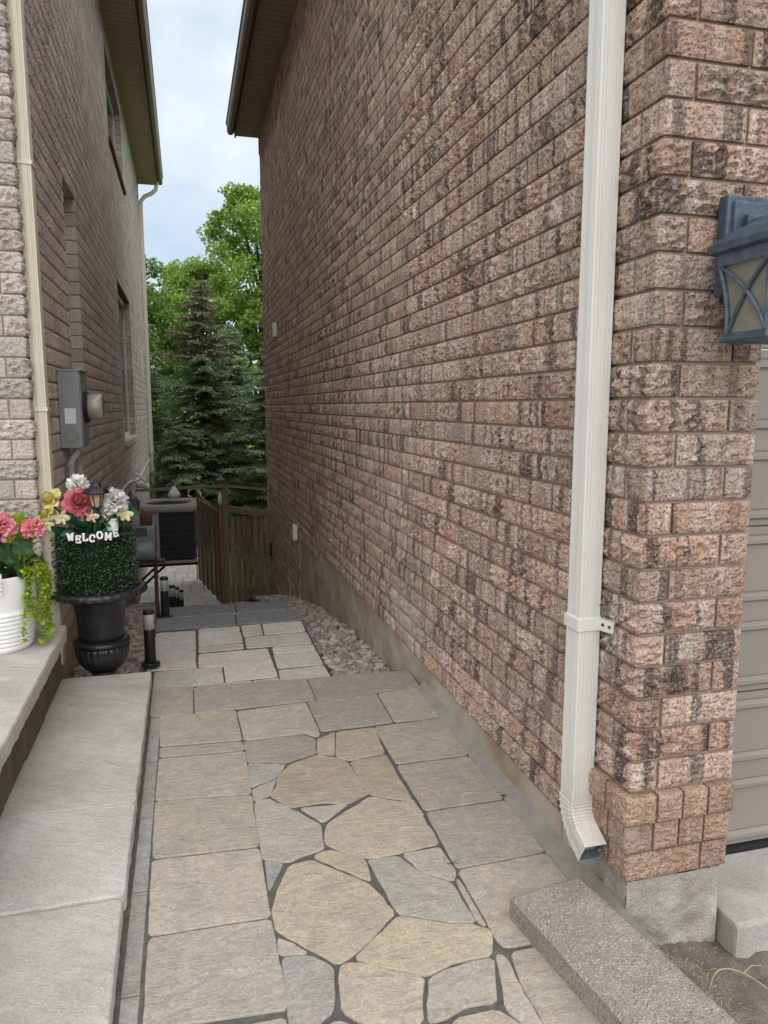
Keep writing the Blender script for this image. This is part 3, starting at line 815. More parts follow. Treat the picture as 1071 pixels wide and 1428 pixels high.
mids = variants(BL, BH, .034, 4, 10, 240, AMPS)
lows = variants(BL, BH, .085, 2, 6, 340, AMPS)
near_soft = [brick_arrays(brick_cols(BL, .085, .012), BH, 7, [.005, .003, .004][i % 3], 640 + i * 3) for i in range(9)]
def libs(mat, soft_=0):
    return {'s': {'len': BL, 'mesh': [to_mesh('brick', v, mat) for v in (near_soft if soft_ else near_s)], 'plain': [to_mesh('brick', v, 'brick_rose_plain') for v in near_s[3::8]]},
            'h': {'len': .085, 'mesh': [to_mesh('brick', v, mat) for v in near_h], 'plain': [to_mesh('brick', v, 'brick_rose_plain') for v in near_h]}}
def rows_of(length, first, start=0.0):
    u = start + first + BJ if first else start
    out = []
    while u < length - .02:
        out.append((u, min(u + BL, length))); u += BL + BJ
    return out

# ---------------------------------------------------------------- house on the right
XR, YR, YE, ZB = 1.135, 1.648, 10.95, .115
EAVE_R = 5.11
house = thing('brick_house', (3.0, 6.0, 0), 'pinkish brown rough brick house with charcoal streaks, beside a taupe garage door', 'house')
wm = MB()
wm.box(XR + .0095, 1.40, YR + .0095, YE - .012, ZB - .002, EAVE_R)                     # side wall backing
wm.box(XR + .0095, 1.40, 6.47, YE - .012, ZB - CH, ZB - .002)
wm.box(XR + .0095, 1.40, 7.79, YE - .012, -1.45, ZB - CH)
wm.box(1.40, 1.455, YR + .0095, 2.05, ZB - .002, EAVE_R)                                    # pillar
wm.box(1.455, 6.0, YR + .010, 1.80, 2.28, EAVE_R)                                    # wall above the garage opening
wm.box(4.3, 6.0, YR + .010, 1.80, -.2, 2.28)
wm.box(1.40, 6.0, YE - .2, YE - .012, -1.45, EAVE_R)
wall = wm.build('wall', 'mortar', house)
W = Wall(house, wall, 'brick_rose')
b = -17
nb_top = int((EAVE_R - ZB) / CH) + 1
while b < nb_top:
    z0 = ZB + b * CH; zc = z0 + CH / 2; even = b % 2 == 0
    h = min(BH, EAVE_R - .01 - z0 - BJ / 2)
    if h < .02: b += 1; continue
    lo = 0 if b >= 0 else (6.46 - YR if b == -1 else 7.78 - YR)
    if b < 0:
        u = lo + (0 if even else -.12)
        while u < YE - YR - .02:
            a_, b_ = max(u, lo), min(u + BL, YE - YR)
            if b_ - a_ > .03: W.add('-X', YR + a_, YR + b_, zc, BH, XR)
            u += BL + BJ
        b += 1; continue
    if b in (1, 2):
        pr = .008 if b == 1 else .020
        mod = (.325 + 2 * 0) / 4
        W.add('-Y', YR - pr, 0, zc, BH, XR - pr, 'c', pr, (mod - BJ + pr, .085 + pr, 1))
        for k in range(1, 4): W.add('-Y', XR + mod * k, XR + mod * (k + 1) - BJ + (.006 if k == 3 else 0), zc, BH, YR, 's', pr)
        for k in range(2): W.add('-X', YR + .095 + .095 * k, YR + .095 + .095 * k + .085, zc, BH, XR, 's', pr)
        rows = [(u0, u1) for u0, u1 in rows_of(YE - YR, 0, .29 if b == 2 else .29)]
    else:
        if even:
            W.add('-Y', YR, 0, zc, h, XR, 'c', 0 if b else .0001, (.235, .09, 1)); W.add('-Y', XR + .245, XR + .325, zc, h, YR, 's', 0 if b else .0001)
            rows = rows_of(YE - YR, .09)
        else:
            W.add('-Y', YR, 0, zc, h, XR, 'c', 0, (.080, BL, 1)); W.add('-Y', XR + .090, XR + .325, zc, h, YR)
            rows = rows_of(YE - YR, BL)
        if z0 > 2.27:
            for u0, u1 in rows_of(4.85, 0, .335 if even else .335 + .12): W.add('-Y', XR + u0, XR + u1, zc, h, YR)
            if not even: W.add('-Y', XR + .335, XR + .445, zc, h, YR)
    for u0, u1 in rows: W.add('-X', YR + u0, YR + u1, zc, h, XR)
    b += 1
W.finish(libs('brick_rose'), None, mids, lows)
# foundation: parged strip along the side, rough block under the corner pillar
def rough_box(x0, x1, y0, y1, z0, z1, nx, ny, nz, amp, fr, seed):
    bm = bmesh.new(); m = MB()
    def face(o, du, dv, nu, nv, nrm):
        base = len(m.v)
        for j in range(nv + 1):
            for i in range(nu + 1):
                p = Vector(o) + Vector(du) * (i / nu) + Vector(dv) * (j / nv)
                e = min(1, 6 * min(i / nu, 1 - i / nu, j / nv, 1 - j / nv) + .0)
                d = amp * (noise.fractal((p.x * fr + seed, p.y * fr, p.z * fr), 1.0, 2.0, 4) * .7) * (.3 + .7 * e)
                m.v.append((p + Vector(nrm) * d)[:])
        for j in range(nv):
            for i in range(nu): m.f.append((base + j * (nu + 1) + i, base + j * (nu + 1) + i + 1, base + (j + 1) * (nu + 1) + i + 1, base + (j + 1) * (nu + 1) + i))
    face((x0, y1, z0), (0, y0 - y1, 0), (0, 0, z1 - z0), ny, nz, (-1, 0, 0))
    face((x0, y0, z0), (x1 - x0, 0, 0), (0, 0, z1 - z0), nx, nz, (0, -1, 0))
    face((x0, y0, z1), (x1 - x0, 0, 0), (0, y1 - y0, 0), nx, ny, (0, 0, 1))
    bm.free(); return m
rough_box(XR + .006, 1.40, 2.02, 6.46, -.95, ZB - .004, 2, 220, 40, .007, 7, 3).build('foundation', 'foundation_stained', house, True)
rough_box(XR + .006, 1.40, 6.458, 7.785, -1.2, ZB - CH - .004, 2, 60, 40, .007, 7, 5).build('foundation', 'foundation_stained', house, True)
rough_box(XR + .010, 1.449, YR + .008, 2.03, -.35, ZB - .003, 40, 40, 44, .016, 16, 9).build('foundation_block', 'foundation', house, True)
# parging patches at the foot of the far brickwork
for (y0, y1, z0, z1) in ((8.5, 8.75, -1.0, -.62), (9.5, 9.9, -1.3, -1.0)):
    MB().box(XR - .012, XR + .02, y0, y1, z0, z1, .01).build('parging_patch', 'foundation', house)

# garage door: jamb, sectional panels with pressed grooves, rubber seal, white window
gd = MB().box(1.457, 1.475, YR + .05, 1.92, -.03, 2.28).build('door_jamb', 'garage_taupe', house)
zsec = [-.012, .52, 1.06, 1.60, 2.14]
for k in range(4):
    z0, z1 = zsec[k] + .003, zsec[k + 1] - .003
    m = MB()
    h = z1 - z0
    prof = [(0, 0)]
    for f in (.06, .40, .58, .92):
        prof += [(0, f * h - .016), (.010, f * h - .008), (.010, f * h + .004), (-.004, f * h + .012), (0, f * h + .020)]
    prof += [(0, h)]
    for i, (d, zz) in enumerate(prof):
        for x in (1.476, 4.29): m.v.append((x, 1.885 - d + .010, z0 + zz))
    for i in range(len(prof) - 1): m.f.append((i * 2, i * 2 + 1, i * 2 + 3, i * 2 + 2))
    m.box(1.476, 4.29, 1.898, 1.93, z0, z1)
    p_ = m.build('garage_door_panel', 'garage_taupe', house)
    if k == 3:
        for j in range(5):
            x0 = 1.64 + j * .53
            fr = MB().box(x0, x0 + .46, 1.878, 1.90, z0 + .08, z1 - .06, .006).build('window_frame', 'frame_white', p_)
            MB().box(x0 + .04, x0 + .42, 1.874, 1.88, z0 + .12, z1 - .10).build('pane', 'pane_dark', p_)
MB().box(1.457, 4.31, 1.86, 1.94, 2.135, 2.30).build('door_header', 'frame_white', house)
MB().box(1.476, 4.29, 1.876, 1.92, -.032, -.012, .003).build('door_seal', 'rubber_black', house)

# eaves: fascia, gutter, ribbed soffit, roof
def eaves(parent, xw, xo, y0, y1, z, mat_f, mat_s, roof_x, sgn):
    """xw wall plane, xo outer edge"""
    m = MB()
    n = int((y1 - y0) / .10)
    lo, hi = min(xw, xo), max(xw, xo)
    for i in range(n):            # pressed ribs across the soffit
        a = y0 + (y1 - y0) * i / n; w_ = (y1 - y0) / n
        m.box(lo - (.1 if sgn < 0 else 0), hi + (.1 if sgn > 0 else 0), a, a + w_ * .86, z, z + .012)
        m.box(lo - (.1 if sgn < 0 else 0), hi + (.1 if sgn > 0 else 0), a + w_ * .86, a + w_, z + .006, z + .012)
    m.build('soffit', mat_s, parent)
    f = MB().box(min(xo, xo + sgn * .02), max(xo, xo + sgn * .02), y0 - .02, y1, z - .02, z + .17).build('fascia', mat_f, parent)
    g = MB()
    prof = [(.0, .16), (0, .04), (.03, .015), (.075, .015), (.095, .05), (.10, .14), (.112, .15), (.112, .16), (.09, .16), (.085, .06), (.07, .03), (.035, .03), (.015, .05), (.012, .16)]
    secs = []
    for y in (y0 - .03, y1 + .01): secs.append([(xo - sgn * (p + .002), y, z + q) for p, q in prof])
    g = sweep(secs); nn = len(prof)
    g.f.append(tuple(range(nn))); g.f.append(tuple(range(nn, 2 * nn))[::-1])
    g.build('gutter', mat_f, parent)
    MB().add([(xo - sgn * .05, y0 - .05, z + .165), (xo - sgn * .05, y1 + .05, z + .165), (roof_x, y1 - 2.5 * 0, z + 2.6), (roof_x, y0, z + 2.6),
              (xo - sgn * .05, y0 - .05, z + .18), (xo - sgn * .05, y1 + .05, z + .18), (roof_x, y1, z + 2.63), (roof_x, y0, z + 2.63)],
             [(0, 1, 2, 3), (4, 7, 6, 5), (0, 4, 5, 1), (1, 5, 6, 2), (2, 6, 7, 3), (3, 7, 4, 0)]).build('roof', 'shingle', parent)
eaves(house, XR, .80, 1.3, 10.98, EAVE_R, 'aluminium_brown', 'soffit_brown', 5.2, 1)
MB().box(XR - .012, XR + .012, 10.90, 10.955, EAVE_R - .22, EAVE_R - .001).build('frieze_end', 'aluminium_brown', house)

# ---------------------------------------------------------------- house on the left
XL, YLf, KL = -.72, 3.92, 1.059
CHL = .0975
lz = lambda z: CAM_Z + (z - CAM_Z) * KL
ly = lambda y: y * KL
EAVE_L = lz(5.5); YLE = 15.95
ZBL = .10
house2 = thing('brick_house', (-3.0, 9.0, 0), 'grey brown textured brick house with beige eaves and recessed side windows', 'house')
WIN = [(ly(5.15), ly(5.72), lz(1.44), lz(2.86)), (ly(9.06), ly(11.02), lz(1.03), lz(2.83)), (ly(8.85), ly(10.9), lz(4.28), lz(5.22))]
def cells(y0, y1, z0, z1, holes):
    ys_ = sorted({y0, y1, *[v for h in holes for v in h[:2]]}); zs_ = sorted({z0, z1, *[v for h in holes for v in h[2:]]})
    out = []
    for a, b_ in zip(ys_, ys_[1:]):
        for c, d in zip(zs_, zs_[1:]):
            if not any(h[0] <= (a + b_) / 2 <= h[1] and h[2] <= (c + d) / 2 <= h[3] for h in holes): out.append((a, b_, c, d))
    return out
hl = [(a - .006, b_ + .006, c - .006, d + .006) for a, b_, c, d in WIN]
wm = MB()
for a, b_, c, d in cells(YLf + .007, YLE - .012, ZBL - .002, EAVE_L, hl): wm.box(XL - .085, XL - .007, a, b_, c, d)
wm.box(-4.5, XL - .085, YLf + .007, YLf + .2, -.2, EAVE_L)
wm.box(-4.5, XL - .085, YLE - .2, YLE - .012, -1.45, EAVE_L)
wm.box(XL - .30, XL - .22, YLf + .2, YLE - .2, -1.45, EAVE_L)
wall2 = wm.build('wall', 'mortar_dark', house2)
W2 = Wall(house2, wall2, 'brick_grey')
BHL = CHL - .0085
for b in range(int((EAVE_L - ZBL) / CHL) + 1):
    z0 = ZBL + b * CHL; zc = z0 + CHL / 2; even = b % 2 == 0
    h = min(BHL, EAVE_L - z0 - .012)
    if h < .02: continue
    if even: W2.add('-Y', YLf, 0, zc, h, XL, 'c', 0, (BL, .09, -1)); rows = rows_of(YLE - YLf, .09); fr = rows_of(2.6, BL)
    else: W2.add('-Y', YLf, 0, zc, h, XL, 'c', 0, (.09, BL, -1)); rows = rows_of(YLE - YLf, BL); fr = rows_of(2.6, .09)
    if z0 > .30:
        for u0, u1 in fr: W2.add('-Y', XL - u1, XL - u0, zc, h, YLf)
    for u0, u1 in rows:
        segs = [(YLf + u0, YLf + u1)]
        for (a, b_, c, d) in WIN:
            if z0 + CHL * .5 > c and z0 + CHL * .5 < d:
                ns = []
                for (s0, s1) in segs:
                    if s1 <= a or s0 >= b_: ns.append((s0, s1)); continue
                    if s0 < a - .02: ns.append((s0, a))
                    if s1 > b_ + .02: ns.append((b_, s1))
                segs = ns
        for s0, s1 in segs: W2.add('+X', s0, s1, zc, h, XL)
soft = [.004, .003, .005, .002]
mids2 = variants(BL, BH, .034, 4, 8, 440, soft); lows2 = variants(BL, BH, .085, 2, 6, 540, soft)
W2.finish(libs('brick_grey', 1), None, mids2, lows2, 300, 7.5)
for (y0, y1, z1) in ((YLf + .01, 7.2, ZBL), (7.2, YLE, ZBL)):
    m = rough_box(-XL + .006, .9, y0, y1, -1.45, z1 - .003, 2, 90, 30, .006, 6, 21)
    MB().add([(-x, y, z) for x, y, z in m.v], [f[::-1] for f in m.f]).build('foundation', 'foundation_stained', house2, True)
for i, (a, b_, c, d) in enumerate(WIN):
    xw = XL - .082
    w_ = MB()
    for q in (MB().box(xw - .03, xw, a, a + .045, c, d), MB().box(xw - .03, xw, b_ - .045, b_, c, d), MB().box(xw - .03, xw, a + .045, b_ - .045, c, c + .05), MB().box(xw - .03, xw, a + .045, b_ - .045, d - .05, d), MB().box(xw - .028, xw - .004, (a + b_) / 2 - .02, (a + b_) / 2 + .02, c + .05, d - .05)): w_.add(q.v, q.f)
    wo_ = w_.build('window', 'frame_white', house2)
    for (p0, p1) in ((a + .045, (a + b_) / 2 - .02), ((a + b_) / 2 + .02, b_ - .045)):
        MB().box(xw - .022, xw - .016, p0, p1, c + .05, d - .05).build('pane', 'pane_dark', wo_)
    MB().box(XL - .10, XL + .035, a - .03, b_ + .05, c - .062, c - .002, .006).build('window_sill', 'brick_grey' if i < 2 else 'lintel_red', house2)
    if i < 2: MB().box(XL - .085, XL - .004, a - .02, b_ + .02, d + .001, d + .007).build('lintel', 'lintel_red', house2)
eaves(house2, XL, -.355, 3.4, 16.0, EAVE_L, 'aluminium_beige', 'soffit_beige', -5.0, -1)

# ================================================================== FIXTURES
def spout_section(w, d, flutes=True):
    """closed outline of a fluted rectangular pipe, u across (w), v outwards (d)"""
    pts = []
    def side(p, q, n_):
        p, q = Vector(p), Vector(q); t = (q - p); nrm = Vector((t.y, -t.x)).normalized()
        for f, g in ((0.02, 0), (.12, 0), (.145, -.0028), (.17, 0), (.26, 0), (.285, -.0028), (.31, 0), (.69, 0), (.715, -.0028), (.74, 0), (.83, 0), (.855, -.0028), (.88, 0), (.98, 0)):
            pts.append(p + t * f + nrm * g)
    side((-w / 2, -d / 2), (w / 2, -d / 2), 0); side((w / 2, -d / 2), (w / 2, d / 2), 0)
    side((w / 2, d / 2), (-w / 2, d / 2), 0); side((-w / 2, d / 2), (-w / 2, -d / 2), 0)
    return pts
def pipe(path_, w, d, xaxis=Vector((1, 0, 0)), scales=None, wall=.0):
    """sweep of the fluted outline along a path lying in the plane across xaxis; v follows xaxis"""
    sec = spout_section(w, d); loops = []
    P = [Vector(p) for p in path_]
    for i, p in enumerate(P):
        t = (P[min(i + 1, len(P) - 1)] - P[max(i - 1, 0)]).normalized()
        u = xaxis.cross(t).normalized()
        s = scales[i] if scales else 1
        loops.append([p + u * q.x * s + xaxis * q.y * s for q in sec])
    return sweep(loops)
def capped(mb, n): mb.f.append(tuple(range(n))); return mb

# right downspout with crimped elbow kicking out towards the street
ds = thing('downspout', (1.10, 1.853, .09), 'white fluted metal downspout with a crimped elbow beside the brick corner', 'downspout')
xc, yc = 1.093, 1.853
pipe([(xc, yc, .268), (xc, yc, .84)], .073, .068).build('pipe', 'downspout_white', ds)
pipe([(xc, yc, .84), (xc, yc, 2.2), (xc, yc, 5.0)], .071, .066).build('pipe', 'downspout_white', ds)
pts = [(xc, yc, .275)]; sc = [1.03]
a = 0
cy, cz = yc - .10, .268
nr = 22
for i in range(nr + 1):
    t = R(62) * i / nr
    pts.append((xc - .002, cy + .10 * math.cos(t), cz - .10 * math.sin(t))); sc.append(1.03 if 2 > i or i > 19 else (1.045 if i % 3 == 0 else .985))
e = Vector(pts[-1]); tdir = Vector((0, -math.sin(R(62)), -math.cos(R(62))))
for k in (.015, .035, .058):
    pts.append((e + tdir * k)[:]); sc.append(1.02)
el = pipe(pts, .074, .069, scales=sc)
m2 = pipe([pts[-1], (e + tdir * .03)[:]], .070, .065)
eb = el.build('elbow', 'downspout_white', ds)
m2.build('outlet', 'gas_grey', eb)
st = MB()
st.box(xc - .040, xc + .036, yc - .041, yc + .041, .795, .832, .002)
st.add([(1.1345, yc + .03, .795), (1.1345, yc - .06, .800), (1.1345, yc - .098, .806), (1.1345, yc - .098, .838), (1.1345, yc - .06, .834), (1.1345, yc + .03, .832)], [(0, 1, 2, 3, 4, 5)])
st.add([(1.118, yc - .04, .797), (1.118, yc - .11, .806), (1.118, yc - .11, .838), (1.118, yc - .04, .832), (1.123, yc - .04, .797), (1.123, yc - .11, .806), (1.123, yc - .11, .838), (1.123, yc - .04, .832)], [(0, 1, 2, 3), (7, 6, 5, 4), (0, 4, 5, 1), (1, 5, 6, 2), (2, 6, 7, 3)])
sb = st.build('strap', 'downspout_white', ds)
for k, (y, z) in enumerate(((yc - .065, .819), (yc - .098, .822))):
    MB().tube([(1.119, y, z), (1.113, y, z)], [.005, .004], 8).build('screw', 'rust_pipe', sb)

# left downspouts
def left_spout(name, y, x, z0, z1, label, joints, w=.075, d=.06, top=None, mat='downspout_cream'):
    t = thing(name, (x, y, z0), label, 'downspout')
    zz = [z0] + joints + [z1]
    for a_, b_ in zip(zz, zz[1:]):
        pipe([(x, y, a_), (x, y, b_ + .0)], w, d).build('pipe', mat, t)
    for j in joints: MB().box(x - d / 2 - .006, x + d / 2 + .006, y - w / 2 - .006, y + w / 2 + .006, j - .006, j + .014, .003).build('strap', mat, t)
    if top:
        pp = [Vector(p) for p in top]
        MB().tube(pp, .04, 10).build('elbow', mat, t)
    return t
left_spout('downspout', ly(3.80), XL + .032, .10, EAVE_L - .02, 'cream fluted downspout at the front corner of the grey brick house', [lz(1.41), lz(2.5)])
left_spout('downspout', 15.80, XL + .04, -1.37, EAVE_L - .42, 'thin cream downspout with a curved top at the far house corner', [1.2, 3.4], .08, .07,
           [(XL + .04, 15.80, EAVE_L - .45), (XL + .05, 15.80, EAVE_L - .36), (XL + .12, 15.80, EAVE_L - .27), (XL + .26, 15.80, EAVE_L - .2), (XL + .34, 15.80, EAVE_L - .12), (XL + .36, 15.80, EAVE_L + .03)])

# wall lantern by the garage
wl = thing('wall_lantern', (1.350, 1.504, 1.62), 'blue grey weathered metal wall lantern with crossed curved bars and frosted panes', 'lantern')
x0, x1, y0, y1 = 1.270, 1.430, 1.424, 1.584
zt, zb = 1.735, 1.535
cx, cy = (x0 + x1) / 2, (y0 + y1) / 2
bp = MB().box(cx - .062, cx + .062, 1.596, 1.630, 1.66, 1.90, .006).box(cx - .045, cx + .045, 1.625, YR + .008, 1.68, 1.88)
bp.box(cx - .048, cx + .048, 1.586, 1.600, 1.676, 1.884, .005); bp.build('backplate', 'lamp_steel', wl)
am = MB().box(cx - .022, cx + .022, 1.570, 1.590, 1.80, 1.85, .003).box(cx - .011, cx + .011, 1.49, 1.580, 1.815, 1.838, .003); am.build('arm', 'lamp_steel', wl)
MB().tube([(cx, cy, 1.79), (cx, cy, 1.83)], .012, 10).build('finial', 'lamp_steel', wl)
def ring(hw, z): return [(cx - hw, cy - hw, z), (cx + hw, cy - hw, z), (cx + hw, cy + hw, z), (cx - hw, cy + hw, z)]
rf = sweep([ring(.088, 1.727), ring(.094, 1.731), ring(.094, 1.747), ring(.088, 1.752), ring(.060, 1.775), ring(.014, 1.805)])
rf.f.append((0, 3, 2, 1)); rf.f.append((20, 21, 22, 23)); rf.build('roof', 'lamp_steel', wl)
tr_ = MB(); 
band = sweep([ring(.078, 1.700), ring(.080, 1.728)]); band.build('band', 'lamp_trim', wl)
hw_t, hw_b = .074, .058
def lx(f): return hw_b + (hw_t - hw_b) * (f ** 2.2)          # sides flare towards the top
fs = np.linspace(0, 1, 9)
for (sx, sy) in ((-1, -1), (1, -1), (1, 1), (-1, 1)):
    m = MB().tube([(cx + sx * lx(f), cy + sy * lx(f), 1.55 + .152 * f) for f in fs], .0065, 6); m.build('corner_bar', 'lamp_trim', wl)
MB().add(sweep([ring(.068, 1.530), ring(.070, 1.535), ring(.066, 1.548), ring(.056, 1.552)]).v, sweep([ring(.068, 1.530), ring(.070, 1.535), ring(.066, 1.548), ring(.056, 1.552)]).f + [(0, 3, 2, 1), (12, 13, 14, 15)]).build('base', 'lamp_steel', wl)
for side in range(4):
    rot = Matrix.Rotation(PI / 2 * side, 3, 'Z'); C0 = Vector((cx, cy, 0))
    V = []; Fp = []
    for f in fs:
        w_ = lx(f) - .003
        V += [(C0 + rot @ Vector((-w_, -w_, 0)) + Vector((0, 0, 1.55 + .152 * f)))[:], (C0 + rot @ Vector((w_, -w_, 0)) + Vector((0, 0, 1.55 + .152 * f)))[:]]
    for i in range(8): Fp.append((i * 2, i * 2 + 1, i * 2 + 3, i * 2 + 2))
    pn = MB().add(V, Fp).build('pane', 'lamp_glass', wl, True)
    for sg in (-1, 1):           # the two bars bow towards the middle and cross
        arc = []
        for f in np.linspace(0, 1, 13):
            w_ = lx(f); u = sg * (f * 2 - 1) * (w_ - .002) ; u = u - sg * .010 * math.sin(PI * f)
            arc.append((C0 + rot @ Vector((u, -w_ - .002, 0)) + Vector((0, 0, 1.552 + .15 * f)))[:])
        MB().tube(arc, .0045, 6).build('cross_bar', 'lamp_trim', wl)
MB().tube([(cx - .03, 1.597, 1.70), (cx - .03, 1.588, 1.70)], .004, 8).build('screw', 'lamp_steel', wl)
for o_ in wl.children: o_.location.z += .058; 
for o_ in wl.children:
    if o_.name.startswith(('backplate', 'arm')): o_.location.z -= .02
    else: o_.scale = (1.10, 1.10, 1.06); o_.location += Vector((-.0, 0, -.0))

# electricity meter
em = thing('electricity_meter', (XL + .07, 4.78, 1.15), 'grey metal electricity meter box with a round glass meter on the brick wall', 'meter')
ex0, ex1, ey0, ey1, ez0, ez1 = XL + .004, XL + .128, 4.74, 5.06, lz(1.195), lz(1.625)
MB().box(ex0, ex1 - .006, ey0, ey1, ez0, ez1, .004).build('box', 'meter_grey', em)
MB().box(ex1 - .0055, ex1, ey0 + .006, ey1 - .006, ez0 + .006, ez1 - .012, .002).build('cover', 'meter_grey', em)
MB().box(ex0, ex1 + .006, ey0 - .006, ey1 + .004, ez1 - .003, ez1 + .008, .002).build('lid', 'meter_grey', em)
MB().box(ex0 + .03, ex0 + .092, ey0 - .0025, ey0 + .002, ez0 + .145, ez0 + .235, .0005).build('label_plate', 'label_white', em)
kn = MB()
for r_ in (.040, .028):
    kn.tube([(ex0 + .062 + r_ * math.cos(t), ey0 - .001, ez0 + .075 + r_ * math.sin(t)) for t in np.linspace(0, 2 * PI, 29)], .0028, 6)
kn.build('knockout', 'brass_ring', em)
zc = (ez0 + ez1) / 2 + .015; yc2 = 4.90
def tubeX(pairs, c): return MB().tube([(x, c[0], c[1]) for x, r in pairs], [r for x, r in pairs], 28)
tubeX([(ex1 - .002, .095), (ex1 + .012, .098), (ex1 + .024, .092)], (yc2, zc)).build('meter_collar', 'rubber_black', em)
s = NB('meter_glass', .08, .5); s.b.inputs['Transmission Weight'].default_value = .55; s.color((.66, .66, .60))
tubeX([(ex1 + .02, .082), (ex1 + .06, .082), (ex1 + .095, .080), (ex1 + .108, .072)], (yc2, zc)).build('meter_dome', 'meter_glass', em, True)
tubeX([(ex1 + .02, .06), (ex1 + .08, .06)], (yc2, zc)).build('meter_dial', 'brass_ring', em)
cd = thing('conduit', (XL + .06, 4.80, 0), 'two grey conduits running down from the electricity meter', 'conduit')
MB().tube([(ex0 + .085, 4.80, ez0 + .01), (ex0 + .08, 4.80, ez0 - .03), (ex0 + .05, 4.80, ez0 - .07), (ex0 + .04, 4.80, ez0 - .10), (ex0 + .04, 4.80, -.1)], .020, 12).build('pipe', 'conduit', cd, True)
MB().tube([(ex0 + .085, 4.80, ez0 + .01), (ex0 + .083, 4.80, ez0 - .015)], .026, 12).build('fitting', 'conduit', cd)
MB().tube([(ex0 + .04, 4.80, ez0 - .115), (ex0 + .04, 4.80, ez0 - .085)], .025, 12).build('fitting', 'conduit', cd)
MB().tube([(ex0 + .06, 4.97, ez0 + .01), (ex0 + .06, 4.97, -.1)], .026, 12).build('pipe', 'conduit', cd, True)

# cable and small outlets on the left wall
cb = []
for t in np.linspace(0, 1, 30):
    y = 8.3 + 7.2 * t
    cb.append((XL + .012, y, .48 - .10 * t + .06 * math.sin(t * 9) * (1 - t) - .05 * math.sin(PI * t)))
tag(MB().tube([(XL + .012, 8.3, -.1)] + cb, .011, 6).build('wall_cable', 'cord_white', None, True), 'thin white cable sagging along the grey brick wall', 'cable')
vp = thing('vent_pipe', (XL, 11.2, .2), 'cream plastic vent elbow above the air conditioner', 'vent pipe')
MB().tube([(XL - .01, 11.2, .30), (XL + .10, 11.2, .30), (XL + .14, 11.2, .28), (XL + .15, 11.2, .22)], .05, 12).build('elbow', 'pipe_cream', vp, True)
MB().tube([(XL - .01, 11.0, .48), (XL + .06, 11.0, .46), (XL + .11, 11.0, .40), (XL + .15, 11.0, .34)], .016, 8).build('hose', 'cord_white', vp, True)
tag(MB().box(XL + .0, XL + .03, ly(13.2), ly(13.3), lz(1.9), lz(2.25), .008).build('wall_plate', 'box_white'), 'slim white plate high on the grey brick wall', 'wall plate')

# gas meter behind the urn
gm = thing('gas_meter', (-.45, 6.25, .1), 'grey domestic gas meter with rusty pipe behind the flower urn', 'gas meter')
def drum(c, r, hl, n=24): return MB().tube([(c[0] - hl, c[1], c[2]), (c[0] - hl + .02, c[1], c[2]), (c[0] + hl - .02, c[1], c[2]), (c[0] + hl, c[1], c[2])], [r * .88, r, r, r * .88], n)
MB().box(-.50, -.265, 6.18, 6.36, .22, .47, .025).build('body', 'gas_grey', gm)
drum((-.38, 6.19, .27), .085, .11).build('diaphragm', 'gas_grey', gm, True)
MB().box(-.47, -.33, 6.165, 6.185, .39, .46, .004).build('index', 'gas_dark', gm)
MB().tube([(-.36, 6.25, .46), (-.36, 6.25, .55), (-.37, 6.25, .585), (-.40, 6.25, .60), (-.46, 6.25, .60), (-.50, 6.25, .60)], .026, 10).build('inlet_pipe', 'rust_pipe', gm, True)
MB().tube([(-.32, 6.25, .46), (-.32, 6.25, .54), (-.32, 6.25, .56)], [.03, .03, .035], 10).build('union', 'rust_pipe', gm, True)
MB().tube([(-.45, 6.16, .64), (-.45, 6.30, .64)], [.062, .07], 20).build('regulator', 'gas_dark', gm)
MB().tube([(-.45, 6.14, .64), (-.45, 6.165, .64)], [.02, .024], 12).build('regulator_cap', 'gas_grey', gm)
MB().tube([(-.45, 6.24, .69), (-.45, 6.24, .75)], [.02, .012], 10).build('vent', 'gas_dark', gm)
MB().tube([(-.52, 6.25, .60), (-.60, 6.25, .60), (-.62, 6.25, .55), (-.62, 6.25, -.45)], .024, 10).build('riser_pipe', 'gas_dark', gm, True)
MB().tube([(-.28, 6.28, .20), (-.28, 6.28, -.42)], .016, 8).build('outlet_pipe', 'rust_pipe', gm)
MB().box(XL - .01, -.20, 6.15, 6.22, .165, .19).build('bracket', 'black_plastic', gm)

# air conditioner on its wall bracket
ac = thing('air_conditioner', (-.26, 9.95, -.6), 'beige outdoor air conditioner with dark wire grille beside the wooden gate', 'air conditioner')
ax0, ax1, ay0, ay1, az0, az1 = -.585, .075, 9.62, 10.28, -.56, .13
MB().box(ax0 + .02, ax1 - .02, ay0 + .02, ay1 - .02, az0 + .03, az1).build('coil', 'ac_dark', ac)
MB().box(ax0 - .005, ax1 + .005, ay0 - .005, ay1 + .005, az0, az0 + .035, .008).build('base_pan', 'ac_beige', ac)
for (xx, yy, w_) in ((ax0 + .11, ay0, .22), (ax0, ay1 - .05, .05), (ax1 - .05, ay1 - .05, .05)):
    MB().box(xx - (.11 if w_ > .1 else 0), xx - (.11 if w_ > .1 else 0) + w_, yy + .001, yy + .05, az0 + .035, az1 - .001, .006).build('corner_panel', 'ac_beige', ac)
for i in range(9):
    z = az0 + .08 + i * .072
    MB().box(ax0 + .225, ax1 + .006, ay0 - .002, ay0 + .010, z, z + .007).build('grille_bar', 'ac_bar', ac)
for i in range(10):
    x = ax0 + .235 + i * .0465
    MB().box(x, x + .006, ay0 - .004, ay0 + .008, az0 + .036, az1).build('grille_bar', 'ac_bar', ac)
for i in range(9):
    z = az0 + .08 + i * .072
    MB().box(ax1 - .012, ax1 + .004, ay0 + .012, ay1 - .05, z, z + .007).build('grille_bar', 'ac_bar', ac)
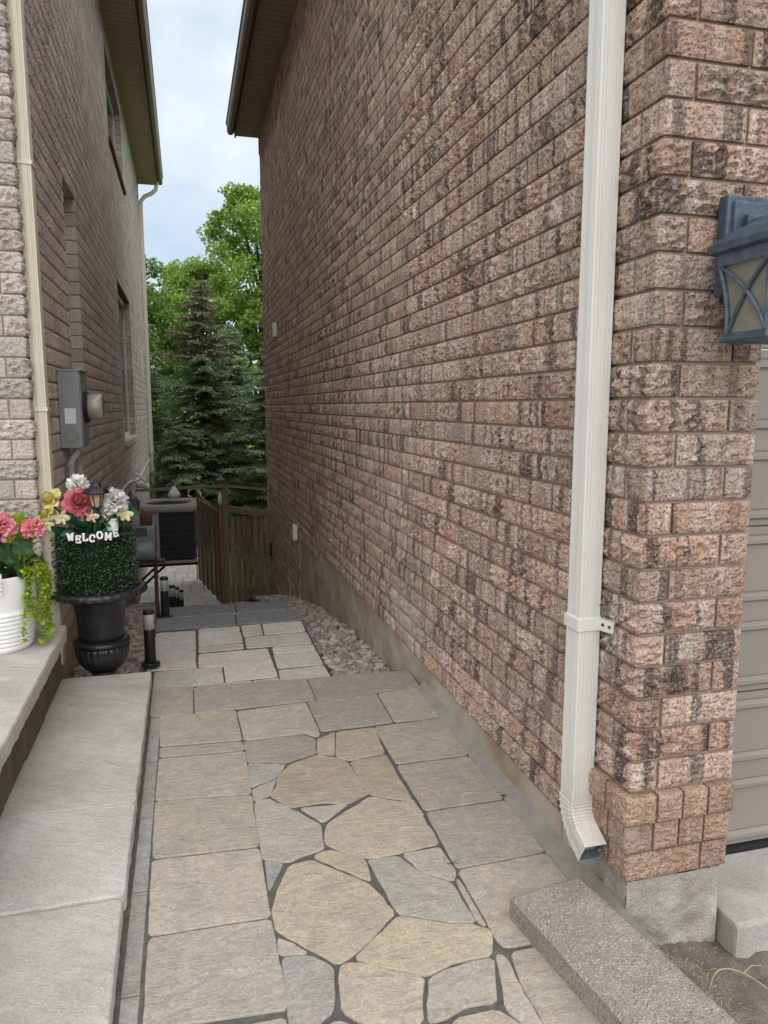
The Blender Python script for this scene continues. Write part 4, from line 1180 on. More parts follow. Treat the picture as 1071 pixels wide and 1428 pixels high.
# lid: rounded square with a raised ring and fan guard
def rsq(hw, r, z, n=8):
    o = []
    for (sx, sy, a0) in ((1, 1, 0), (-1, 1, PI / 2), (-1, -1, PI), (1, -1, 3 * PI / 2)):
        for i in range(n + 1):
            t = a0 + PI / 2 * i / n; o.append(((ax0 + ax1) / 2 + sx * (hw - r) + r * math.cos(t), (ay0 + ay1) / 2 + sy * (hw - r) + r * math.sin(t), z))
    return o
lid = sweep([rsq(.352, .05, .105), rsq(.362, .06, .12), rsq(.365, .06, .16), rsq(.355, .06, .192), rsq(.335, .06, .20), rsq(.295, .26, .195), rsq(.285, .26, .165)])
lid.build('lid', 'ac_beige', ac, True)
fg = MB()
for r_ in np.linspace(.05, .28, 9):
    fg.tube([((ax0 + ax1) / 2 + r_ * math.cos(t), (ay0 + ay1) / 2 + r_ * math.sin(t), .19 - .02 * (r_ / .28)) for t in np.linspace(0, 2 * PI, 25)], .004, 4, False)
for k in range(8):
    t = PI / 4 * k; fg.tube([((ax0 + ax1) / 2, (ay0 + ay1) / 2, .188), ((ax0 + ax1) / 2 + .29 * math.cos(t), (ay0 + ay1) / 2 + .29 * math.sin(t), .17)], .005, 4)
fg.build('fan_guard', 'ac_bar', ac)
MB().lathe([(.06, .185), (.06, .20), (.03, .21)], ((ax0 + ax1) / 2, (ay0 + ay1) / 2, 0), 16).build('motor_cap', 'ac_dark', ac)
for yy in (ay0 + .04, ay1 - .10):
    MB().box(XL - .01, ax1 + .02, yy, yy + .04, az0 - .04, az0 - .001).build('bracket_arm', 'black_plastic', ac)
    MB().obox((XL + .20, yy + .02, az0 - .22), (.30, .014, .014), Matrix.Rotation(R(-42), 3, 'Y')).build('bracket_brace', 'black_plastic', ac)

# small boxes on the pink wall
def wall_box(y0, y1, z0, z1, mat, label, cat):
    t = thing('wall_box', (XR, (y0 + y1) / 2, z0), label, cat)
    MB().box(XR - .045, XR + .01, y0, y1, z0, z1, .006).build('body', mat, t)
    MB().box(XR - .05, XR - .044, y0 + .01, y1 - .01, (z0 + z1) / 2 - .004, (z0 + z1) / 2 + .004).build('hinge', mat, t)
wall_box(9.38, 9.50, 2.28, 2.45, 'box_white', 'small white box fixed high on the far pink brick wall', 'wall box')
wall_box(7.90, 8.02, -.02, .14, 'box_white', 'small white outlet box where the foundation steps down', 'wall box')
lt = thing('gate_latch', (1.09, 10.45, -.72), 'black metal latch fixed to the wall beside the wooden gate', 'latch')
MB().box(1.07, XR + .012, 10.43, 10.47, -.70, -.50, .006).build('plate', 'black_plastic', lt)
MB().tube([(1.075, 10.43, -.60), (1.045, 10.41, -.60), (1.04, 10.40, -.64)], .012, 8).build('hook', 'black_plastic', lt)

# ================================================================== GATE AND FENCE
def fence_boards(t, p0, p1, zb, ztop, n, gap, thick=.02, alt=True, scallop=0.0, frontshift=.012):
    p0, p1 = Vector(p0), Vector(p1); d = (p1 - p0); L_ = d.length; d.normalize(); nrm = Vector((d.y, -d.x))
    rot = Matrix.Rotation(math.atan2(d.y, d.x), 3, 'Z')
    for i in range(n):
        u = L_ * (i + .5) / n; w_ = L_ / n * (.5 - gap / 2)
        zt_ = ztop + scallop * (1 - math.sin(PI * u / L_)) 
        c = p0 + d * u + nrm * ((frontshift if i % 2 == 0 else -frontshift) if alt else 0)
        MB().obox((c.x, c.y, (zb + zt_) / 2 + random.uniform(-.004, .004)), (w_, thick / 2, (zt_ - zb) / 2), rot, .002).build('board', 'fence_wood', t)
    return d, nrm, rot, L_
gt = thing('wooden_gate', (.82, 10.42, -1.37), 'weathered brown wooden gate of spaced boards shut against the pink wall', 'gate')
d, nrm, rot, L_ = fence_boards(gt, (.545, 10.42), (1.10, 10.42), -1.34, -.10, 7, .14)
for z in (-.42, -1.18): MB().obox((.81, 10.462, z), (.265, .018, .04), rot, .003).build('rail', 'fence_wood', gt)
cap = MB()
xs_ = np.linspace(.535, 1.085, 14)
for y_ in (10.38, 10.46):
    for x in xs_: cap.v.append((float(x), y_, .02 - .085 * math.sin(PI * (x - .535) / .55 * .62) - .035))
    for x in xs_: cap.v.append((float(x), y_, .02 - .085 * math.sin(PI * (x - .535) / .55 * .62) + .045))
n_ = len(xs_)
for i in range(n_ - 1):
    cap.f += [(i, i + 1, n_ + i + 1, n_ + i), (2 * n_ + i, 3 * n_ + i, 3 * n_ + i + 1, 2 * n_ + i + 1), (n_ + i, n_ + i + 1, 3 * n_ + i + 1, 3 * n_ + i), (i, 2 * n_ + i, 2 * n_ + i + 1, i + 1)]
cap.build('top_rail', 'fence_wood', gt)
MB().obox((.81, 10.40, -.80), (.36, .012, .035), Matrix.Rotation(R(58), 3, 'Y'), .003).build('brace', 'fence_wood', gt)
fp = thing('wooden_fence', (.3, 11.2, -1.37), 'brown board fence panel running back from the gate post past the air conditioner', 'fence')
d, nrm, rot, L_ = fence_boards(fp, (.42, 10.45), (.135, 12.10), -1.35, -.06, 10, .02, alt=True, frontshift=.010)
MB().obox((.2775, 11.275, -.02), (L_ / 2, .04, .018), rot, .003).build('top_rail', 'fence_wood', fp)
MB().obox((.2775, 11.275, -.10), (L_ / 2, .016, .045), rot, .003).build('rail', 'fence_wood', fp)
scl = MB()
m_ = 16
for s_ in (-1, 1):
    for i in range(m_ + 1):
        u = i / m_; p = Vector((.42, 10.45)).lerp(Vector((.135, 12.10)), u); hgt = .0 + .10 * abs(2 * u - 1) ** 1.6
        scl.v.append((p.x + nrm.x * .012 * s_, p.y + nrm.y * .012 * s_, -.003)); scl.v.append((p.x + nrm.x * .012 * s_, p.y + nrm.y * .012 * s_, hgt + .01))
o_ = 2 * (m_ + 1)
for i in range(m_):
    a = i * 2
    scl.f += [(a, a + 2, a + 3, a + 1), (o_ + a, o_ + a + 1, o_ + a + 3, o_ + a + 2), (a + 1, a + 3, o_ + a + 3, o_ + a + 1)]
scl.build('scalloped_top', 'fence_wood', fp)
ps = thing('fence_post', (.475, 10.42, -1.37), 'square weathered timber post between the gate and the fence panel', 'post')
MB().box(.452, .535, 10.38, 10.465, -1.40, .30, .004).build('post', 'fence_wood', ps)
MB().box(.405, .450, 10.36, 10.42, -1.40, .16, .004).build('hinge_board', 'fence_post_wood', ps)
sl = thing('post_cap_light', (.47, 10.42, .30), 'small dark solar cap light on top of the gate post', 'post light')
MB().box(.38, .50, 10.36, 10.48, .335, .365, .006).build('cap_base', 'gas_dark', sl)
MB().box(.395, .485, 10.375, 10.465, .365, .42, .006).build('lens', 'pane_dark', sl)
MB().add([(.37, 10.35, .42), (.51, 10.35, .42), (.51, 10.49, .42), (.37, 10.49, .42), (.44, 10.42, .475)], [(3, 2, 1, 0), (0, 1, 4), (1, 2, 4), (2, 3, 4), (3, 0, 4)]).build('cap_roof', 'gas_dark', sl)
MB().box(.452, .50, 10.39, 10.44, .30, .336).build('stem', 'fence_wood', sl)
orn = thing('hanging_ornament', (.43, 10.34, .1), 'small white and rust ornament hanging on the gate post', 'ornament')
MB().lathe([(.004, .0), (.022, .015), (.030, .06), (.026, .11), (.014, .16), (.004, .19)], (.425, 10.325, .08), 14).build('body', 'box_white', orn, True)
MB().tube([(.425, 10.325, .26), (.425, 10.335, .335)], .006, 6).build('cord', 'rust_pipe', orn)
rl = thing('hand_rail', (.1, 10.4, .3), 'slim timber rail spanning from the house wall to the pink wall above the gate', 'rail')
MB().obox((-.10, 10.35, .325), (.575, .022, .018), Matrix.Rotation(R(-1.5), 3, 'Y')).build('rail', 'rail_wood', rl)
MB().obox((.815, 10.38, .30), (.325, .018, .014), Matrix.Rotation(R(7), 3, 'Y')).build('rail', 'rail_wood', rl)
hl_ = thing('hanging_lamp', (-.18, 10.33, .15), 'white teardrop glass garden lamp hanging under the timber rail', 'lamp')
MB().lathe([(.012, .135), (.018, .12), (.030, .10), (.060, .055), (.078, .02), (.080, 0.0), (.070, -.025), (.04, -.042), (.01, -.048)], (-.18, 10.33, .235), 24, lambda a, i: 1 + .02 * math.cos(8 * a)).build('shade', 'shade_white', hl_, True)
MB().tube([(-.18, 10.33, .36), (-.18, 10.33, .395)], [.016, .008], 10).build('cap', 'gas_dark', hl_)
wf = thing('white_blossom', (.05, 11.6, .05), 'white blossom peeping above the scalloped fence top', 'flower')
for k in range(16):
    a = k * 2.4; r_ = .03 + .004 * k
    c = Vector((.10 + r_ * math.cos(a), 12.12, .05 + r_ * .8 * math.sin(a)))
    MB().obox(c, (.034, .004, .026), Matrix.Rotation(a, 3, 'Y')).build('petal', 'petal_white', wf)
MB().tube([(.10, 12.12, -1.38), (.10, 12.12, .05)], .008, 6).build('stem', 'leaf_geranium', wf)

# ================================================================== BOLLARD LIGHTS
def bollard(x, y, z, label, s=1.0):
    t = thing('bollard_light', (x, y, z), label, 'garden light', 'bollard lights beside the steps')
    MB().lathe([(.056, 0), (.056, .012), (.046, .018), (.034, .022)], (x, y, z), 20).build('base_flange', 'black_plastic', t)
    MB().lathe([(.032, .018), (.033, .03), (.033, .225), (.032, .228)], (x, y, z), 20).build('post', 'black_plastic', t, True)
    MB().lathe([(.0315, .226), (.0315, .322), (.031, .324)], (x, y, z), 20).build('diffuser', 'bollard_white', t, True)
    MB().lathe([(.034, .322), (.034, .336), (.028, .344), (.015, .347)], (x, y, z), 20).build('cap', 'black_plastic', t)
    for k in range(3):
        a = k * 2.1 + .4; MB().tube([(x + .046 * math.cos(a), y + .046 * math.sin(a), z + .016), (x + .046 * math.cos(a), y + .046 * math.sin(a), z + .023)], .004, 6).build('screw', 'gas_grey', t)
bollard(-.255, 4.52, -.125, 'black garden bollard light with white band on the landing beside the urn gravel')
bollard(-.215, 6.18, -.30, 'black garden bollard light with white band at the second dark stone coping')
bollard(-.195, 7.85, -.77, 'black garden bollard light with white band on the middle of the descending steps')
bollard(-.165, 8.40, -.925, 'black garden bollard light with white band low on the steps before the air conditioner')
bollard(-.125, 8.90, -1.08, 'black garden bollard light with white band below the air conditioner')

# ================================================================== GRAVEL
def ico(sub):
    bm = bmesh.new(); bmesh.ops.create_icosphere(bm, subdivisions=sub, radius=1)
    V = np.array([v.co[:] for v in bm.verts]); F = np.array([[v.index for v in f.verts] for f in bm.faces]); bm.free(); return V, F
IV, IF = ico(2)
shapes = []
for k in range(10):
    d = np.array([1 + .28 * noise.noise(Vector(v) * 1.3 + Vector((k * 5.1, 0, 0))) + .10 * noise.noise(Vector(v) * 3 + Vector((0, k * 3.3, 0))) for v in IV])
    shapes.append(IV * d[:, None])
def gravel(name, label, pts, parent=None):
    Vs, Fs = [], []; o = 0
    for (x, y, z, r) in pts:
        S = shapes[rng.integers(10)] * (r * np.array([rng.uniform(.8, 1.35), rng.uniform(.7, 1.1), rng.uniform(.5, .8)]))
        a, b_ = rng.uniform(0, 2 * PI), rng.normal(0, .35)
        ca, sa, cb_, sb_ = math.cos(a), math.sin(a), math.cos(b_), math.sin(b_)
        Rm = np.array([[ca, -sa, 0], [sa, ca, 0], [0, 0, 1]]) @ np.array([[1, 0, 0], [0, cb_, -sb_], [0, sb_, cb_]])
        Vs.append(S @ Rm.T + np.array([x, y, z])); Fs.append(IF + o); o += len(IV)
    me = np_mesh(name, np.concatenate(Vs), np.concatenate(Fs), True)
    return tag(link(name, me, 'gravel'), label, None, None, 'stuff')
def bed(x0, x1, y0, y1, n, keep=None, far=6.5, rr=(.010, .026)):
    out = []
    for _ in range(n):
        y = y0 + (y1 - y0) * rng.random() ** 1.35; x = rng.uniform(x0, x1)
        if keep and not keep(x, y): continue
        r = rng.uniform(*rr) * (1.35 if rng.random() < .12 else 1)
        out.append((x, y, gz(y) + rng.uniform(-.012, .012), r))
    return out
structure('gravel_soil', MB().add(
    [(.78, 3.73, gz(3.73) - .02), (1.15, 3.73, gz(3.73) - .02)] + [v for y in (4.17, 5.44, 6.77, 8.08, 9.6, 11.0) for v in ((.78, y, gz(y) - .02), (1.15, y, gz(y) - .02))],
    [(2 * i, 2 * i + 1, 2 * i + 3, 2 * i + 2) for i in range(6)]), 'soil')
structure('gravel_soil', MB().add(
    [(-.74, 3.90, gz(3.9) - .02), (-.20, 3.90, gz(3.9) - .02)] + [v for y in (4.17, 5.44, 6.77, 8.08, 9.6, 11.0) for v in ((-.74, y, gz(y) - .02), (-.20 - .05 * (y > 4.2), y, gz(y) - .02))],
    [(2 * i, 2 * i + 1, 2 * i + 3, 2 * i + 2) for i in range(6)]), 'soil')
gravel('gravel', 'mixed brown river gravel between the landing and the pink wall', bed(.80, 1.13, 3.745, 9.5, 3600, lambda x, y: x > .80 + .02 * noise.noise((y * 4, 0, 0))))
gravel('gravel', 'mixed brown river gravel around the black urn and bollard lights', bed(-.71, -.27, 3.96, 9.5, 3400))

# ================================================================== PRECAST KERB, TWIG, WEEDS
kb = thing('kerb_block', (.98, 1.5, 0), 'rough exposed aggregate concrete kerb block lying across the paving corner', 'kerb block')
bm = bmesh.new()
A, B_, C_, D_ = Vector((.832, 1.742)), Vector((1.068, 1.780)), Vector((1.185, .96)), Vector((.949, .926))
nu, nv = 60, 18
grid = []
H_ = .072
m = MB()
for j in range(nv + 1):
    for i in range(nu + 1):
        p = (A.lerp(D_, i / nu)).lerp(B_.lerp(C_, i / nu), j / nv)
        e = min(min(j, nv - j) / nv * .238, min(i, nu - i) / nu * .82)
        z = H_ - (.010 * max(0, 1 - e / .012) ** 2) + .0022 * noise.noise((p.x * 60, p.y * 60, 0)) + .003 * noise.noise((p.x * 14, p.y * 14, 4)) - .004 * max(0, noise.noise((p.x * 35, p.y * 35, 9)) - .2)
        m.v.append((p.x, p.y, z))
for j in range(nv):
    for i in range(nu): m.f.append((j * (nu + 1) + i, j * (nu + 1) + i + 1, (j + 1) * (nu + 1) + i + 1, (j + 1) * (nu + 1) + i)[::-1])
rim = [j_ for j_ in range(nu + 1)] + [k * (nu + 1) + nu for k in range(1, nv + 1)] + [nv * (nu + 1) + i for i in range(nu - 1, -1, -1)] + [k * (nu + 1) for k in range(nv - 1, 0, -1)]
b0 = len(m.v)
for r_ in rim: m.v.append((m.v[r_][0], m.v[r_][1], -.12))
for i in range(len(rim)): m.f.append((rim[i], rim[(i + 1) % len(rim)], b0 + (i + 1) % len(rim), b0 + i)[::-1])
bm.free()
m.build('block', 'kerb_aggregate', kb)
tw = thing('dry_twig', (1.40, 1.50, -.12), 'pale dry curled twig lying on the soil by the garage', 'twig')
def smooth_path(pts, rad, n=3):
    P = [Vector(p) for p in pts]; r_ = list(rad)
    for _ in range(n):
        Q, S = [P[0]], [r_[0]]
        for a_, b_, ra, rb in zip(P, P[1:], r_, r_[1:]):
            Q += [a_.lerp(b_, .25), a_.lerp(b_, .75)]; S += [ra * .75 + rb * .25, ra * .25 + rb * .75]
        P, r_ = Q + [P[-1]], S + [r_[-1]]
    return P, r_
MB().tube(*smooth_path([(1.275, 1.46, -.085), (1.32, 1.50, -.078), (1.36, 1.505, -.075), (1.40, 1.48, -.08), (1.43, 1.42, -.088), (1.445, 1.35, -.10), (1.455, 1.29, -.108)], [.0012, .0018, .002, .002, .0018, .0015, .001]), 6).build('stem', 'twig', tw, True)
MB().tube([(1.40, 1.48, -.08), (1.44, 1.50, -.083), (1.47, 1.495, -.085)], [.002, .0018, .001], 5).build('side_shoot', 'twig', tw, True)
for k, (x, y, lab) in enumerate(((1.20, 1.60, 'tiny green weed at the foot of the pillar block'), (1.19, 1.44, 'tiny pale green weed in the litter beside the kerb block'))):
    w_ = thing('weed', (x, y, -.09), lab, 'weed')
    for j in range(6):
        a = j * 1.05; c = Vector((x + .012 * math.cos(a), y + .012 * math.sin(a), -.075 + .004 * j))
        MB().obox(c, (.014, .006, .001), Matrix.Rotation(a, 3, 'Z') @ Matrix.Rotation(-.5, 3, 'Y')).build('leaf', 'weed_leaf', w_)
for k, (x, y, z, lab) in enumerate(((.0, 3.745, -.006, 'tiny moss tuft at the front edge of the path step'), (.765, 2.02, -.006, 'tiny moss tuft in the joint beside the long grey flagstone'), (1.085, 2.35, 0, 'small moss clump where the paving meets the pink wall'))):
    ms_ = MB(); rr_ = random.Random(k + 60)
    for j in range(22):
        a_ = rr_.uniform(0, 6.28); q_ = abs(rr_.gauss(0, .007)); c = Vector((x + q_ * math.cos(a_) * (2 if k == 1 else 1), y + q_ * math.sin(a_) * .7, z + .004 + rr_.uniform(0, .006)))
        ms_.obox(c, (.0028, .0009, .0005), Matrix.Rotation(rr_.uniform(0, 6.3), 3, 'Z') @ Matrix.Rotation(rr_.uniform(-1.4, .2), 3, 'Y'))
    tag(ms_.build('moss_tuft', 'weed_leaf'), lab, 'moss')
lit = MB()
for k in range(420):
    x = 1.12 + abs(random.gauss(0, .12)); y = 1.63 - abs(random.gauss(0, .22)); L_ = random.uniform(.003, .011)
    if x > 1.5 or y < .9: continue
    z = -.083 - .05 * min(1, max(0, (x - 1.15) / .35)) + .012 * noise.noise((x * 11, y * 11, 0))
    lit.obox((x, y, z), (L_, .0007, .0005), Matrix.Rotation(random.uniform(0, 6.3), 3, 'Z') @ Matrix.Rotation(random.gauss(0, .25), 3, 'Y'))
tag(lit.build('leaf_litter', 'twig'), 'dry needle and leaf litter on the soil beside the kerb block', None, None, 'stuff')

# ================================================================== PLANTERS
def rot_to(d, roll=0.0):
    d = Vector(d).normalized()
    q = Vector((0, 0, 1)).rotation_difference(d)
    return q.to_matrix() @ Matrix.Rotation(roll, 3, 'Z')
def petal(mb, base, d, L_, W_, curl, cup=.3, nu=4, nv=4, ruf=0, roll=0.0, seed=0):
    """a curved petal/leaf growing from base along d (local z), bending towards local y"""
    M = rot_to(d, roll); V = []; F = []
    for j in range(nv + 1):
        t = j / nv
        ang = curl * t
        yc_ = (1 - math.cos(ang)) / curl * L_ if abs(curl) > 1e-3 else 0
        zc_ = math.sin(ang) / curl * L_ if abs(curl) > 1e-3 else L_ * t
        w_ = W_ * (math.sin(PI * min(1, (t * .92 + .08))) ** .55) if t < 1 else W_ * .35
        for i in range(nu + 1):
            u = i / nu * 2 - 1
            x = u * w_ / 2
            y = yc_ + cup * W_ * u * u * .5 * (1 if curl >= 0 else -1) + ruf * math.sin(u * 7 + seed) * t * W_
            V.append((Vector(base) + M @ Vector((x, y, zc_)))[:])
    for j in range(nv):
        for i in range(nu): F.append((j * (nu + 1) + i, j * (nu + 1) + i + 1, (j + 1) * (nu + 1) + i + 1, (j + 1) * (nu + 1) + i))
    mb.add(V, F)
def rose(parent, c, facing, r, mat, name='rose', seed=0):
    """spiral of cupped petals opening outwards"""
    rnd = random.Random(seed); M = rot_to(facing); root = None
    mb = MB()
    for k in range(26):
        f = k / 25; a = k * 2.4
        tilt = .12 + 1.05 * f ** 1.2
        d = M @ Vector((math.sin(tilt) * math.cos(a), math.sin(tilt) * math.sin(a), math.cos(tilt)))
        inward = M @ Vector((-math.cos(a), -math.sin(a), 0))
        b_ = Vector(c) + M @ Vector((math.cos(a), math.sin(a), 0)) * (r * (.05 + .18 * f)) - (M @ Vector((0, 0, 1))) * r * (.15 + .30 * f)
        # aim the petal's bend to the flower axis for inner petals and outwards for the outer ones
        Md = rot_to(d); loc = Md.transposed() @ inward; roll = math.atan2(-loc.x, loc.y)
        petal(mb, b_, d, r * (.62 + .32 * f), r * (.55 + .55 * f), .9 - 1.5 * f, .35, ruf=.02, roll=roll, seed=k, nu=5, nv=5)
    return mb.build(name, mat, parent, True)
def pom(parent, c, r, mat, n, name='blossom', flat=.85, size=.42, seed=0):
    rnd = random.Random(seed); mb = MB()
    for k in range(n):
        z = 1 - 1.55 * (k + .5) / n; a = k * 2.39996
        s_ = math.sqrt(max(0, 1 - z * z)); d = Vector((s_ * math.cos(a), s_ * math.sin(a), z))
        d = (d + Vector((rnd.gauss(0, .22), rnd.gauss(0, .22), rnd.gauss(0, .22)))).normalized()
        petal(mb, Vector(c) + d * r * .52 * Vector((1, 1, flat)).length / 1.65, d, r * size * rnd.uniform(.85, 1.2), r * size * rnd.uniform(.7, 1.05), rnd.uniform(-1.0, .9), .3, 3, 3, .06, rnd.uniform(0, 6.3), k)
    return mb.build(name, mat, parent, True)
def leaf(mb, base, d, L_, W_, curl=.6, roll=0): petal(mb, base, d, L_, W_, curl, .22, 2, 4, 0, roll)

# ---- black urn
UX, UY, UZ = -.470, 4.06, -.115
urn = thing('flower_urn', (UX, UY, UZ), 'black classical urn with fluted bowl standing in the gravel', 'urn')
MB().lathe([(.088, 0), (.088, .022), (.078, .03)], (UX, UY, UZ), 40).build('plinth', 'black_iron', urn)
MB().lathe([(.076, .03), (.062, .055), (.052, .09), (.056, .125), (.075, .15)], (UX, UY, UZ), 40).build('foot', 'black_iron', urn, True)
fl = [(.06, .148), (.088, .165), (.113, .195), (.127, .235), (.133, .272), (.131, .292)]
MB().lathe(fl, (UX, UY, UZ), 144, lambda a, i: 1 + .045 * abs(math.sin(a * 13)) * (1 if 0 < i else .3)).build('fluted_bowl', 'black_iron', urn, True)
MB().lathe([(.130, .290), (.142, .300), (.143, .312), (.134, .322), (.116, .328)], (UX, UY, UZ), 56).build('bead_rim', 'black_iron', urn, True)
MB().lathe([(.114, .322), (.116, .36), (.121, .44), (.131, .515), (.152, .550), (.185, .568)], (UX, UY, UZ), 56).build('vase_body', 'black_iron', urn, True)
MB().lathe([(.180, .562), (.214, .562), (.234, .570), (.242, .584), (.238, .598), (.222, .606), (.198, .606), (.190, .594)], (UX, UY, UZ), 144, lambda a, i: 1 + (.012 * math.cos(a * 30) if i in (1, 2, 3, 4) else 0)).build('rolled_rim', 'black_iron', urn, True)
eg = MB()
for k in range(30):
    a = 2 * PI * k / 30; c = Vector((UX + .236 * math.cos(a), UY + .236 * math.sin(a), UZ + .588))
    t = Vector((-math.sin(a), math.cos(a), 0)); up_ = Vector((math.cos(a) * .5, math.sin(a) * .5, -.85)).normalized() * -1
    eg.tube([(c + t * .020 * math.cos(q) + up_ * .012 * math.sin(q))[:] for q in np.linspace(0, 2 * PI, 11)], .0034, 5, False)
eg.build('rim_moulding', 'black_iron', urn, True)
MB().lathe([(.0, .57), (.195, .575), (.195, .580), (0, .585)], (UX, UY, UZ), 24).build('soil', 'potting_soil', urn)

# ---- boxwood drum
bw = thing('boxwood_drum', (UX - .005, UY, .47), 'clipped dark green boxwood cylinder set in the black urn', 'topiary')
BX, BY = UX - .012, UY
MB().lathe([(.0, .470), (.185, .475), (.187, .76), (.17, .775), (0, .778)], (BX, BY, 0), 32).build('core', 'hedge_core', bw)
V = []; F = []
for k in range(11000):
    a = rng.uniform(0, 2 * PI)
    if rng.random() < .82: z = rng.uniform(.472, .785); r_ = .192 + rng.normal(0, .010); n_ = np.array([math.cos(a), math.sin(a), 0])
    else: z = .783 + rng.normal(0, .006); r_ = .195 * math.sqrt(rng.random()); n_ = np.array([0, 0, 1.])
    c = np.array([BX + r_ * math.cos(a), BY + r_ * math.sin(a), z])
    d = n_ + rng.normal(0, .65, 3); d /= np.linalg.norm(d)
    w_ = np.cross(d, rng.normal(0, 1, 3)); w_ /= np.linalg.norm(w_)
    L_ = rng.uniform(.009, .016); W_ = L_ * .33
    b_ = len(V); nn = np.cross(d, w_) * L_ * .12
    V += [c - d * L_ * .35, c + w_ * W_ + nn, c + d * L_ * .65, c - w_ * W_ + nn]; F.append((b_, b_ + 1, b_ + 2, b_ + 3))
o = link('leaves', np_mesh('leaves', np.array(V) - np.array(bw.location[:])[None], F), 'leaf_boxwood', bw); o['kind'] = 'stuff'

# ---- WELCOME sign pressed on the front of the drum
ws = thing('welcome_sign', (UX, UY - .21, .80), 'small black sign with bouncing white letters reading WELCOME on the boxwood drum', 'sign')
def strokes(ch):
    S = {'W': [((-.5, 1), (-.27, 0)), ((-.27, 0), (0, .8)), ((0, .8), (.27, 0)), ((.27, 0), (.5, 1))],
         'E': [((-.3, 0), (-.3, 1)), ((-.3, 1), (.32, 1)), ((-.3, .52), (.18, .52)), ((-.3, 0), (.34, 0)), ((.32, 1), (.32, .8)), ((.34, 0), (.34, .22)), ((.18, .62), (.18, .42))],
         'L': [((-.25, 0), (-.25, 1)), ((-.25, 0), (.34, 0)), ((.34, 0), (.34, .24)), ((-.42, 1), (-.08, 1))],
         'M': [((-.42, 0), (-.42, 1)), ((-.42, 1), (0, .25)), ((0, .25), (.42, 1)), ((.42, 1), (.42, 0)), ((-.56, 0), (-.28, 0)), ((.28, 0), (.56, 0)), ((-.56, 1), (-.40, 1)), ((.40, 1), (.56, 1))]}
    S['W'] += [((-.66, 1), (-.34, 1)), ((.34, 1), (.66, 1))]
    if ch == 'O': a = np.linspace(0, 2 * PI, 17); p = [(.42 * math.cos(t), .5 + .5 * math.sin(t)) for t in a]; return list(zip(p, p[1:]))
    if ch == 'C': a = np.linspace(.75, 2 * PI - .75, 14); p = [(.42 * math.cos(t) + .04, .5 + .5 * math.sin(t)) for t in a]; return list(zip(p, p[1:])) + [((.36, .82), (.36, .62))]
    return S[ch]
rS = .206
def onDrum(s_, z, out=0.0):
    a = -PI / 2 + s_ / rS + .10
    return Vector((BX + (rS + out) * math.cos(a), BY + (rS + out) * math.sin(a), z)), Vector((math.cos(a), math.sin(a), 0))
bk = MB(); nS = 24
for (o_, ) in ((.0,), (.004,)):
    for i in range(nS + 1):
        s_ = -.128 + .254 * i / nS
        for z in (.762, .806):
            p, _ = onDrum(s_, z + .006 * (i / nS), o_); bk.v.append(p[:])
h_ = 2 * (nS + 1)
for i in range(nS):
    a = i * 2
    bk.f += [(h_ + a, h_ + a + 2, h_ + a + 3, h_ + a + 1), (a, a + 1, a + 3, a + 2), (a + 1, h_ + a + 1, h_ + a + 3, a + 3), (a, a + 2, h_ + a + 2, h_ + a)]
bk.build('backing', 'sign_black', ws)
pos = [(-.104, .004, .10), (-.066, -.007, -.06), (-.035, .003, .0), (-.004, -.004, -.10), (.030, .009, .05), (.069, -.001, -.1), (.106, .011, .12)]
for ch, (s0, dz, tilt) in zip('WELCOME', pos):
    m = MB(); hgt = .034; bold = .0034
    ct, st_ = math.cos(tilt), math.sin(tilt)
    for (p, q) in strokes(ch):
        p2 = [((x * .027) * ct - ((z - .5) * hgt) * st_, (x * .027) * st_ + ((z - .5) * hgt) * ct) for x, z in (p, q)]
        (xa, za), (xb, zb_) = p2
        A_, nA = onDrum(s0 + xa, .787 + dz + za, .008); B2, nB = onDrum(s0 + xb, .787 + dz + zb_, .008)
        dd = (B2 - A_); L_ = dd.length; dd.normalize(); nn = (nA + nB).normalized(); sdv = nn.cross(dd)
        A_ = A_ - dd * bold * .5; B2 = B2 + dd * bold * .5
        b_ = bold * (1.25 if abs(dd.z) > .6 else .75)
        quad = [A_ - sdv * b_, A_ + sdv * b_, B2 + sdv * b_, B2 - sdv * b_]
        m.add([(v - nn * .004)[:] for v in quad] + [(v + nn * .004)[:] for v in quad], [(3, 2, 1, 0), (4, 5, 6, 7), (0, 1, 5, 4), (1, 2, 6, 5), (2, 3, 7, 6), (3, 0, 4, 7)])
    m.build('letter', 'letter_white', ws)

